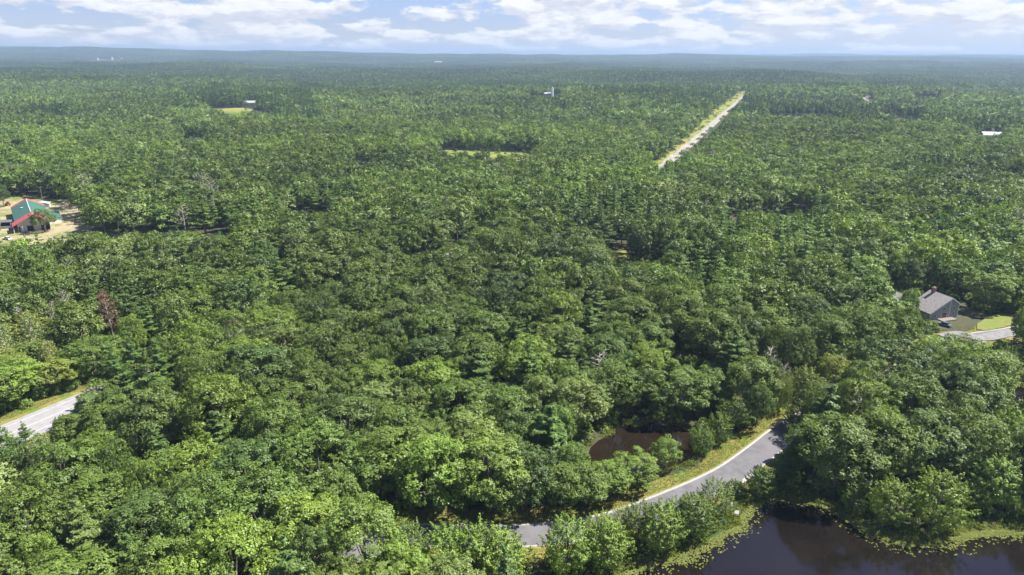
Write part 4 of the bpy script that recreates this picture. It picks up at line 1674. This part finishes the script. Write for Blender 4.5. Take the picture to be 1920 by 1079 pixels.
shed = empty('shed', (-286.0, 408.5, 0), 0.5)
tag(shed, 'small pale shed among trees behind the barn, beside the utility pole', 'shed')
local(shed, 'wall', lambda mb: mb.box(-4, 4, -2.5, 2.5, 0, 2.6), WHITE_WALL)
local(shed, 'roof', lambda mb: roof_slabs(mb, [(-4.4, 2.62), (0, 3.9), (4.4, 2.62)], -2.9, 2.9, 0.15), flat('pale_metal', (0.5, 0.52, 0.54), 0.4))
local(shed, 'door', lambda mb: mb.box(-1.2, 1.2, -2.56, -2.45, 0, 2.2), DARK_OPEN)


def utility_pole(x, y, h, rz, label, group=None, arms=1):
    z = float(terrain(x, y))
    e = empty('utility_pole', (x, y, z), rz)
    mb = MB()
    mb.tube([(0, 0, -0.5), (0, 0, h)], [0.20, 0.13], 8)
    mb.build('pole', WOOD, e)
    for k in range(arms):
        zz = h - 0.7 - k * 1.1
        a = local(e, 'crossarm', lambda mb: mb.box(-1.4, 1.4, 0.14, 0.30, zz, zz + 0.18), WOOD)
        for q in (-1.2, 0.6, 1.2):
            mb = MB()
            mb.tube([(q, 0.22, zz + 0.18), (q, 0.22, zz + 0.42)], [0.07, 0.04], 6)
            mb.build('insulator', STONE, a)
    tag(e, label, 'utility pole', group)
    return e


px_, py_ = G(81, 381)
utility_pole(px_, py_, 10.5, 0.4, 'grey utility pole standing beside the far end of the green-roofed barn')
k_words = ['nearest', 'second', 'third', 'fourth', 'fifth', 'sixth', 'seventh', 'eighth', 'ninth', 'farthest']
for k in range(10):
    p = ROAD2[0] + COR_DIR * (190 + k * 118) - COR_N * np.interp(190 + k * 118, [0, 350, 700], [10, 16, 26])
    utility_pole(p[0], p[1], 15.0, math.atan2(COR_DIR[1], COR_DIR[0]) - math.pi / 2,
                 '%s utility pole along the left side of the long grassy corridor' % k_words[k], 'utility poles along the corridor', 1)


def tractor(x, y, rz):
    e = empty('tractor', (x, y, 0.06), rz)
    tag(e, 'small red tractor parked in the yard behind the barn', 'tractor')
    local(e, 'body', lambda mb: (mb.box(-0.55, 0.55, -0.2, 2.3, 0.7, 1.5), mb.box(-0.7, 0.7, -1.3, -0.2, 0.7, 1.15)), RED_PAINT)
    local(e, 'cab', lambda mb: (mb.box(-0.6, 0.6, -1.1, 0.2, 1.5, 2.3)), GLASS)
    local(e, 'cab_roof', lambda mb: mb.box(-0.75, 0.75, -1.25, 0.35, 2.31, 2.45), RED_PAINT)
    for sx in (-1, 1):
        for (yy, r, w) in ((-0.8, 0.75, 0.35), (1.8, 0.45, 0.22)):
            mb = MB()
            mb.tube([(sx * 0.62, yy, r), (sx * (0.62 + w), yy, r)], [r, r], 16)
            mb.build('wheel', RUBBER, e)


p = G(15, 386)
tractor(p[0], p[1], 0.9)


def vehicle(name, x, y, z, rz, L, W, H, paint, label, cat, cabin=(0.25, 0.8)):
    e = empty(name, (x, y, z), rz)
    tag(e, label, cat)
    def body(mb):
        mb.prism([(-W / 2, -L / 2, 0.35), (W / 2, -L / 2, 0.35), (W / 2, L / 2, 0.35), (-W / 2, L / 2, 0.35)],
                 [(-W / 2 + 0.08, -L / 2 + 0.08, H * 0.58), (W / 2 - 0.08, -L / 2 + 0.08, H * 0.58), (W / 2 - 0.08, L / 2 - 0.1, H * 0.55), (-W / 2 + 0.08, L / 2 - 0.1, H * 0.55)])
    local(e, 'body', body, paint)
    y0, y1 = -L / 2 + L * (1 - cabin[1]), L / 2 - L * cabin[0]
    local(e, 'windows', lambda mb: mb.prism([(-W / 2 + 0.1, y0, H * 0.56), (W / 2 - 0.1, y0, H * 0.56), (W / 2 - 0.1, y1, H * 0.56), (-W / 2 + 0.1, y1, H * 0.56)],
                                            [(-W / 2 + 0.3, y0 + 0.35, H * 0.95), (W / 2 - 0.3, y0 + 0.35, H * 0.95), (W / 2 - 0.3, y1 - 0.7, H * 0.95), (-W / 2 + 0.3, y1 - 0.7, H * 0.95)]), GLASS)
    local(e, 'roof', lambda mb: mb.box(-W / 2 + 0.3, W / 2 - 0.3, y0 + 0.35, y1 - 0.7, H * 0.951, H), paint)
    for sx in (-1, 1):
        for yy in (-L * 0.3, L * 0.3):
            mb = MB()
            mb.tube([(sx * (W / 2 - 0.22), yy, 0.34), (sx * (W / 2 + 0.02), yy, 0.34)], [0.34, 0.34], 14)
            mb.build('wheel', RUBBER, e)


p = G(14, 450)
vehicle('parked_car', p[0], p[1], 0.06, 1.2, 4.8, 1.9, 1.6, WHITE_PAINT, 'white car parked in the sandy yard in front of the barn', 'car')
p = G(1770, 611, 0.15)
vehicle('parked_car', p[0], p[1], 0.15, 0.6, 4.7, 1.85, 1.5, BLUE_GREY, 'dark grey car parked in the shade below the grey house', 'car')

# fence of the paddock
fe = empty('paddock_fence', (*G(104, 388), 0.0), 0.12)
tag(fe, 'low wooden paddock fence beyond the barn at the edge of the wood', 'fence')
for k in range(8):
    local(fe, 'post', lambda mb: mb.box(k * 2.6, k * 2.6 + 0.16, 0, 0.16, 0, 1.3), WOOD)
for zz in (0.5, 1.0):
    local(fe, 'rail', lambda mb: mb.box(0, 18.4, -0.07, -0.005, zz, zz + 0.14), WOOD)

# ------------------------------------------------------------------ the grey house on the right
house = empty('house', (150.6, 229.8, 0.15), math.atan2(0.30, 0.95))
tag(house, 'grey-sided saltbox house with white trim and a chimney among the trees', 'house')
HP = [(0, 2.7), (9.0, 7.7), (13.4, 5.0)]
HD = 9.5


def hw(mb):
    g = [(0.3, 0), (13.1, 0), (13.1, 5.0), (9.0, 7.55), (0.3, 2.75)]
    mb.prism([(x, 0.3, z) for x, z in g], [(x, HD - 0.3, z) for x, z in g])


local(house, 'wall', hw, GREY_SIDING)
local(house, 'roof', lambda mb: roof_slabs(mb, [(-0.4, 2.55), (9.0, 7.7), (13.6, 4.85)], -0.1, HD + 0.1, 0.22), GREY_SHINGLE)


def rake(mb):
    for (xa, za), (xb, zb) in (((-0.4, 2.5), (9.0, 7.65)), ((9.0, 7.65), (13.6, 4.8))):
        mb.prism([(xa, -0.16, za - 0.22), (xb, -0.16, zb - 0.22), (xb, -0.11, zb - 0.22), (xa, -0.11, za - 0.22)],
                 [(xa, -0.16, za + 0.24), (xb, -0.16, zb + 0.24), (xb, -0.11, zb + 0.24), (xa, -0.11, za + 0.24)])
    mb.box(8.85, 9.15, 0.2, 0.297, 0, 7.2)
    mb.box(12.95, 13.18, 0.18, 0.297, 0, 4.8)
    mb.box(0.22, 0.42, 0.18, 0.297, 0, 2.5)


local(house, 'trim', rake, TRIM_WHITE)
ch = local(house, 'chimney', lambda mb: (mb.box(7.6, 8.8, 7.0, 8.0, 5.8, 9.3), mb.box(7.5, 8.9, 6.9, 8.1, 9.3, 9.45)), BRICK)
local(ch, 'flue', lambda mb: mb.box(7.95, 8.45, 7.25, 7.75, 9.46, 9.8), STONE)
window(house, 11.0, 0.29, 3.3, 1.0, 1.0)
window(house, 11.2, 0.29, 1.0, 1.0, 1.1)
window(house, 6.4, 0.29, 3.2, 1.2, 1.1)
dr = local(house, 'door', lambda mb: mb.box(5.6, 7.9, 0.22, 0.31, 0.05, 2.25), GLASS)
local(dr, 'door_frame', lambda mb: (mb.box(5.45, 5.6, 0.18, 0.3, 0, 2.35), mb.box(7.9, 8.05, 0.18, 0.3, 0, 2.35), mb.box(5.45, 8.05, 0.18, 0.3, 2.26, 2.4)), TRIM_WHITE)
window(house, 2.4, 0.29, 0.9, 1.2, 1.0)
window(house, 3.0, 13.11, 1.2, 1.2, 1.2, 'x+')
window(house, 6.4, 13.11, 1.2, 1.2, 1.2, 'x+')
local(house, 'porch', lambda mb: mb.box(3.6, 10.4, -2.4, 0.15, 0.0, 0.35), WOOD)


def wingw(mb):
    g = [(-4.5, 0), (4.5, 0), (4.5, 3.6), (0, 5.6), (-4.5, 3.6)]
    mb.prism([(x, HD + 0.2, z) for x, z in g], [(x, HD + 8.5, z) for x, z in g])


hx = local(house, 'side_wing', wingw, GREY_SIDING)
local(hx, 'roof', lambda mb: roof_slabs(mb, [(-5.0, 3.4), (0, 5.65), (5.0, 3.4)], HD + 0.15, HD + 8.9, 0.2), GREY_SHINGLE)


# ------------------------------------------------------------------ far buildings between the trees
def far_house(px, py, L, W, H, rz, wall_m, roof_m, label, name='house', cat='house', lift=6.0, flat_roof=False, dist=None):
    x, y = G(px, py)
    if dist:
        k = dist / math.hypot(x, y)
        x, y = x * k, y * k
    z = float(terrain(x, y))
    e = empty(name, (x, y, z), rz)
    tag(e, label, cat)
    w = local(e, 'wall', lambda mb: mb.box(-L / 2, L / 2, -W / 2, W / 2, -1, lift + H), wall_m)
    if flat_roof:
        local(e, 'roof', lambda mb: mb.box(-L / 2 - 0.5, L / 2 + 0.5, -W / 2 - 0.5, W / 2 + 0.5, lift + H + 0.01, lift + H + 0.6), roof_m)
    else:
        def rf(mb):
            for s in (-1, 1):
                a = (0, lift + H + W * 0.28)
                b = (s * (W / 2 + 0.6), lift + H)
                mb.prism([(-L / 2 - 0.5, a[0], a[1]), (L / 2 + 0.5, a[0], a[1]), (L / 2 + 0.5, b[0], b[1]), (-L / 2 - 0.5, b[0], b[1])],
                         [(-L / 2 - 0.5, a[0], a[1] + 0.3), (L / 2 + 0.5, a[0], a[1] + 0.3), (L / 2 + 0.5, b[0], b[1] + 0.3), (-L / 2 - 0.5, b[0], b[1] + 0.3)])
        local(e, 'roof', rf, roof_m)
    n = max(2, int(L / 9))
    for k in range(n):
        xx = -L / 2 + L * (k + 0.5) / n
        local(e, 'window', lambda mb: mb.box(xx - 1.0, xx + 1.0, -W / 2 - 0.08, -W / 2 + 0.02, lift + H * 0.35, lift + H * 0.75), GLASS)


FAR_WALL = flat('far_wall', (0.36, 0.35, 0.33), 0.8)
FAR_ROOF = flat('far_roof', (0.34, 0.34, 0.35), 0.7)
PALE_ROOF = flat('pale_roof', (0.36, 0.36, 0.38), 0.6)
far_house(467, 201, 22, 12, 4, 0.2, FAR_WALL, PALE_ROOF, 'small pale building beside the far hay field on the left', lift=3)
far_house(1862, 262, 26, 12, 4, -0.2, WHITE_WALL, PALE_ROOF, 'long low building with a pale roof near the right edge', lift=1)
far_house(1027, 184, 16, 10, 4, 0.3, FAR_WALL, PALE_ROOF, 'pale low farm roof left of the white silo', lift=4)
for (qx, qy, L, lab) in ((176, 113, 75, 'leftmost of the pale buildings on the far left hill'), (205, 112, 55, 'middle one of the pale buildings on the far left hill'),
                         (222, 113, 60, 'rightmost of the pale buildings on the far left hill')):
    far_house(qx, qy, L, 30, 18, 0.1, FAR_WALL, FAR_ROOF, lab, 'large_building', 'building', lift=2, flat_roof=True)
far_house(822, 123, 60, 25, 8, 0.1, FAR_WALL, FAR_ROOF, 'lone pale building far off just below the horizon, left of centre', 'large_building', 'building', lift=18)

sx, sy = G(1035, 184)
si = empty('silo', (sx, sy, float(terrain(sx, sy))), 0)
tag(si, 'white round silo standing in the forest near the middle of the photo', 'silo')
mb = MB()
mb.tube([(0, 0, -1), (0, 0, 19)], [2.5, 2.5], 20)
mb.build('tank', WHITE_WALL, si)
mb = MB()
mb.tube([(0, 0, 19.02), (0, 0, 20.6), (0, 0, 21.6)], [2.55, 1.7, 0.3], 20)
mb.build('dome', PALE_ROOF, si)

# winding road piece and driveway openings far right
R3 = smooth_line(GP([(1608, 190), (1620, 184), (1630, 180), (1626, 188), (1640, 196), (1660, 206)][:3] + [(1636, 174)]), 6)
sheet('side_road', smooth_line([G(1612, 188), G(1622, 183), G(1632, 178), G(1640, 174)], 8), -9, 9, GRAVEL, 0.3)
sheet('side_road', smooth_line([G(1622, 186), G(1632, 192), G(1646, 198), G(1662, 207)], 8), -5, 5, GRAVEL, 0.3)
blob_sheet('small_clearing', GP([(498, 862), (514, 842), (524, 850), (512, 872)], 0.0), LITTER_SHADE, 0.16, 0.2)

# ------------------------------------------------------------------ culvert and stones by the lane
cv = G(1396, 906, 0.0)
cul = empty('culvert_headwall', (cv[0], cv[1], 0), math.atan2(LANE[84][1] - LANE[76][1], LANE[84][0] - LANE[76][0]))
i0 = int(np.argmin(np.hypot(LANE[:, 0] - cv[0], LANE[:, 1] - cv[1])))
cul.rotation_euler[2] = math.atan2(LANE[i0 + 3][1] - LANE[i0 - 3][1], LANE[i0 + 3][0] - LANE[i0 - 3][0])
tag(cul, 'pale concrete culvert headwall at the lake side of the lane', 'culvert')
hwl = local(cul, 'headwall', lambda mb: (mb.box(-3.0, 3.0, -0.35, 0.35, -0.6, 0.75), mb.box(-3.15, 3.15, -0.45, 0.45, 0.752, 0.87)), CONCRETE)
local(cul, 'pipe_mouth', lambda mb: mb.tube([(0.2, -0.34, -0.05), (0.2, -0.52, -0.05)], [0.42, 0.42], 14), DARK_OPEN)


def boulder(px, py, s, label, seed, z=0.0):
    rng = np.random.default_rng(seed)
    x, y = G(px, py, z)
    import bmesh
    bm = bmesh.new()
    bmesh.ops.create_icosphere(bm, subdivisions=3, radius=1.0)
    ax = rng.uniform(0.6, 1.2, 3) * s
    pl = [rand_dirs(1, rng)[0] for _ in range(9)]
    for v in bm.verts:
        c = np.array(v.co)
        for q in pl:
            dd = c @ q
            if dd > 0.62:
                c = c - q * (dd - 0.62)
        c = c * ax * (1 + rng.normal(0, 0.015))
        v.co = c
    me = bpy.data.meshes.new('boulder')
    bm.to_mesh(me)
    bm.free()
    me.materials.append(STONE)
    o = link_mesh('boulder', me)
    o.location = (x, y, z + ax[2] * 0.35)
    o.rotation_euler = (0, 0, rng.uniform(0, 6))
    tag(o, label, 'boulder', 'pale boulders on the lake bank')


boulder(1358, 954, 1.15, 'largest pale boulder on the bank below the lane', 1)
boulder(1368, 949, 0.85, 'pale boulder just right of the largest one on the bank', 2)
boulder(1350, 960, 0.6, 'small pale boulder left of the largest one on the bank', 3)
boulder(1380, 966, 0.7, 'low pale boulder nearest the lake on the bank', 4)

# ------------------------------------------------------------------ low plants nobody could count
LOWLEAF = mat('low_leaf')
_m, _t, _o = LOWLEAF
LOWLEAF = _m
_a = _t.new('ShaderNodeAttribute', attribute_name='hue', attribute_type='GEOMETRY')
_d = _t.new('ShaderNodeBsdfDiffuse')
_t.link(_a.outputs['Color'], _d.inputs['Color'])
_tr = _t.new('ShaderNodeBsdfTranslucent')
_t.link(_a.outputs['Color'], _tr.inputs['Color'])
_ms = _t.new('ShaderNodeMixShader')
_ms.inputs[0].default_value = 0.3
_t.link(_d.outputs[0], _ms.inputs[1])
_t.link(_tr.outputs[0], _ms.inputs[2])
_t.link(_ms.outputs[0], _o.inputs['Surface'])


def low_cards(name, P, N, S, hues, label, cat, aspect=0.6):
    rng = np.random.default_rng(len(P))
    V, F = cards(P, N, S, rng, aspect)
    me = np_mesh(name, V, F, [LOWLEAF])
    at = me.attributes.new('hue', 'FLOAT_COLOR', 'FACE')
    h = np.concatenate([hues, np.ones((len(hues), 1))], 1).astype(np.float32)
    at.data.foreach_set('color', h.ravel())
    o = link_mesh(name, me)
    tag(o, label, cat, kind='stuff')


def band(poly, d0, d1, n, rng, jag=1.0):
    lo = poly.min(0) - 8
    hi = poly.max(0) + 8
    lo = np.maximum(lo, [-60, 95])
    hi = np.minimum(hi, [230, 300])
    x = rng.uniform(lo[0], hi[0], n)
    y = rng.uniform(lo[1], hi[1], n)
    sd = sdist(x, y, poly)
    w = 0.9 * np.sin(x * 0.35 + 1.2 * np.sin(y * 0.22)) + 0.6 * np.sin(y * 0.9 + x * 0.3) + 0.5 * np.sin(x * 2.1)
    k = (sd > d0 + jag * w * 0.7) & (sd < d1 + jag * w * 0.4)
    return x[k], y[k], sd[k]


rng = np.random.default_rng(77)
# lily pads floating along the shore
Ps = []
for poly, d0, d1, n in ((LAKE, -1.6, 1.2, 260000), (COVE, -2.6, 1.2, 60000)):
    x, y, sd = band(poly, d0, d1, n, rng)
    keepp = rng.random(len(x)) < np.clip(0.25 + 0.5 * (sd - d0) / (d1 - d0), 0, 1)
    Ps.append(np.stack([x[keepp], y[keepp], np.full(keepp.sum(), -0.25) + rng.uniform(0, 0.05, keepp.sum())], 1))
# stray pads a little further out
x, y, sd = band(LAKE, -3.6, -1.2, 9000, rng)
Ps.append(np.stack([x, y, np.full(len(x), -0.25)], 1))
MARSH = GP([(1560, 962), (1600, 985), (1640, 1006), (1680, 1020), (1712, 1026), (1760, 1020), (1820, 1008), (1880, 1003), (1990, 1000),
            (1990, 950), (1900, 962), (1830, 968), (1790, 985), (1740, 1003), (1690, 1000), (1640, 985), (1600, 962)], 0.0)
lo, hi = MARSH.min(0), MARSH.max(0)
x = rng.uniform(lo[0], hi[0], 60000)
y = rng.uniform(lo[1], hi[1], 60000)
k = inside(x, y, MARSH)
k &= rng.random(len(x)) < np.clip(-sdist(x, y, MARSH) / 1.2 + 0.15, 0, 1)
x, y = x[k], y[k]
sdl = sdist(x, y, LAKE)
Ps.append(np.stack([x, y, np.maximum(-0.24, np.clip(sdl * 0.28 - 0.45, -1.6, 0.0)) + rng.uniform(0, 0.12, len(x))], 1))
P = np.concatenate(Ps)
n = len(P)
N = np.stack([rng.normal(0, 0.10, n), rng.normal(0, 0.10, n), np.ones(n)], 1)
mixf = rng.random(n)[:, None]
hues = np.array([0.15, 0.205, 0.042]) * (1 - mixf) + np.array([0.23, 0.23, 0.080]) * mixf
hues *= rng.uniform(0.7, 1.2, n)[:, None]
low_cards('lily_pads', P, N, rng.uniform(0.28, 0.52, n), hues, 'yellow-green lily pads crowding the edge of the dark lake', 'lily pads', 0.9)
print('pads', n)
# sedge and low green on the banks
Ps = []
hs = []
for poly, d0, d1, n in ((LAKE, 0.5, 5.5, 330000), (POND, 0.6, 2.6, 60000), (COVE, 0.6, 3.5, 50000)):
    x, y, sd = band(poly, d0, d1, n, rng)
    dl = seg_dist(x, y, LANE, False)
    k = dl > 4.6
    x, y, sd = x[k], y[k], sd[k]
    z = np.clip(sd * 0.28 - 0.45, -1.6, 0.0) + rng.uniform(0.02, 0.75, len(x)) * np.clip(0.5 + 0.5 * np.sin(x * 0.8 + y * 0.5), 0.2, 1)
    Ps.append(np.stack([x, y, z], 1))
    f = np.clip(sd / 4 + rng.normal(0, 0.25, len(x)), 0, 1)[:, None]
    h = np.array([0.22, 0.25, 0.05]) * (1 - f) + np.array([0.095, 0.17, 0.028]) * f
    hs.append(h * rng.uniform(0.65, 1.25, len(x))[:, None])
P = np.concatenate(Ps)
hues = np.concatenate(hs)
n = len(P)
N = rng.normal(0, 0.7, (n, 3)) + np.array([0, 0, 0.7])
low_cards('marsh_plants', P, N, rng.uniform(0.3, 0.6, n), hues, 'low green sedge and waterside plants on the banks', 'marsh plants', 0.45)
print('marsh', n)
# unmown tufts on the verges
Ps = []
for line, a, b, n in ((LANE, 3.9, 9.2, 42000), (MAIN[:50], 6.2, 12.5, 16000)):
    i = rng.integers(1, len(line) - 1, n)
    t = line[i + 1 if False else np.minimum(i + 1, len(line) - 1)] - line[i - 1]
    t = t / (np.linalg.norm(t, axis=1)[:, None] + 1e-9)
    nn = np.stack([t[:, 1], -t[:, 0]], 1)
    side = np.where(rng.random(n) < 0.62, -1, 1)[:, None]
    q = line[i] + t * rng.uniform(-4, 4, (n, 1)) + nn * side * rng.uniform(a, b, (n, 1))
    Ps.append(q)
q = np.concatenate(Ps)
ok = (seg_dist(q[:, 0], q[:, 1], LANE, False) > 3.95) & (seg_dist(q[:, 0], q[:, 1], MAIN[::2], False) > 7.6)
for W in WATERS:
    ok &= sdist(q[:, 0], q[:, 1], W) > 1.0
q = q[ok]
n = len(q)
P = np.concatenate([q, rng.uniform(0.04, 0.24, (n, 1))], 1)
N = rng.normal(0, 0.6, (n, 3)) + np.array([0, 0, 0.8])
f = np.clip(0.5 + 0.4 * np.sin(q[:, 0] * 0.3) + rng.normal(0, 0.3, n), 0, 1)[:, None]
hues = (np.array([0.25, 0.20, 0.07]) * f + np.array([0.14, 0.18, 0.03]) * (1 - f)) * rng.uniform(0.7, 1.25, (n, 1))
low_cards('tall_grass', P, N, rng.uniform(0.2, 0.42, n), hues, 'dry yellow-green grass tufts on the verges of the lane', 'grass', 0.35)

# undergrowth
up, ui, ur, us, ut = [], [], [], [], []
under_col = bpy.data.collections.new('undergrowth_kinds')
for s in range(3):
    V, F, var, C, zc = crown_broad(450 + s, 1.9, 2.6, 0.02, 620, 0.42, 16)
    o = bpy.data.objects.new('bush.%03d' % (s + 1), np_mesh('bush', V, F, [LEAF], fattr=var))
    under_col.objects.link(o)
nn = 9000
rr = np.sqrt(rng.uniform(85 ** 2, 330 ** 2, nn))
aa = rng.uniform(-math.radians(42), math.radians(42), nn)
X, Y = rr * np.sin(aa), rr * np.cos(aa)
Rr = np.full(nn, 1.6)
ok = ground_ok(X, Y, Rr) & (seg_dist(X, Y, LANE, False) > 8.5)
px, py, _ = project(X, Y, 1.0 + 0 * X)
ok &= sdist(X, Y, LAKE) > 4.0
ok &= ~inside(px, py, np.array([(1385, 885), (1455, 892), (1490, 930), (1410, 955), (1330, 990), (1270, 1000), (1330, 940)], float))
ix, iy = np.clip((px / 2).astype(int), 0, MW - 1), np.clip((py / 2).astype(int), 0, MH + 79)
ok &= ~CLEAR[iy, ix]
for x, y in zip(X[ok], Y[ok]):
    s = rng.uniform(0.45, 1.15)
    up.append((x, y, 0.0))
    ui.append(int(rng.integers(3)))
    ur.append(rng.uniform(0, 6.28))
    us.append((s, s, s * rng.uniform(0.7, 1.2)))
    ut.append((*jitter_tint(('mid', 'olive', 'bright', 'dark')[int(rng.integers(4))], hr, 0.15, x, y), 1.0))
for _ in range(230):
    sdist_ = rng.uniform(5, 1330)
    w_in = float(np.interp(sdist_, [0, 350, 700], [9, 14, 23]))
    o_ = rng.choice([-w_in + abs(rng.normal(0, 1.6)), 6.3 - abs(rng.normal(0, 1.0)), rng.uniform(-w_in, -6.5)], p=[0.45, 0.25, 0.30])
    p = ROAD2[0] + COR_DIR * sdist_ + COR_N * o_
    s = rng.uniform(0.6, 1.7)
    up.append((p[0], p[1], float(terrain(p[0], p[1]))))
    ui.append(int(rng.integers(3)))
    ur.append(rng.uniform(0, 6.28))
    us.append((s, s, s * rng.uniform(0.5, 1.2)))
    ut.append((*jitter_tint(('mid', 'olive', 'bright', 'yellow')[int(rng.integers(4))], hr, 0.15), 1.0))
um = bpy.data.meshes.new('undergrowth')
um.vertices.add(len(up))
um.vertices.foreach_set('co', np.array(up, dtype=np.float32).ravel())
um.attributes.new('proto', 'INT', 'POINT').data.foreach_set('value', np.array(ui, dtype=np.int32))
um.attributes.new('turn', 'FLOAT', 'POINT').data.foreach_set('value', np.array(ur, dtype=np.float32))
um.attributes.new('size', 'FLOAT_VECTOR', 'POINT').data.foreach_set('vector', np.array(us, dtype=np.float32).ravel())
um.attributes.new('tint', 'FLOAT_COLOR', 'POINT').data.foreach_set('color', np.array(ut, dtype=np.float32).ravel())
under = link_mesh('undergrowth', um)
tag(under, 'low green undergrowth between the trees and along the wood edges', 'undergrowth', kind='stuff')
gn2 = gn.copy()
for nd in gn2.nodes:
    if nd.type == 'COLLECTION_INFO':
        nd.inputs['Collection'].default_value = under_col
under.modifiers.new('scatter', 'NODES').node_group = gn2


# ------------------------------------------------------------------ haze: the air between here and the horizon
def build_haze():
    mb = MB()
    mb.box(-34000, 34000, -3000, 43500, -40, 215)
    m, t, o = mat('haze')
    v = t.new('ShaderNodeVolumePrincipled')
    v.inputs['Color'].default_value = (0.44, 0.60, 0.82, 1)
    v.inputs['Density'].default_value = 1.05e-4
    v.inputs['Anisotropy'].default_value = 0.1
    t.link(v.outputs[0], o.inputs['Volume'])
    o2 = mb.build('haze', m)
    tag(o2, 'pale blue haze lying over the whole forest to the horizon', 'haze', kind='stuff')


build_haze()
print('objects', len(bpy.data.objects))
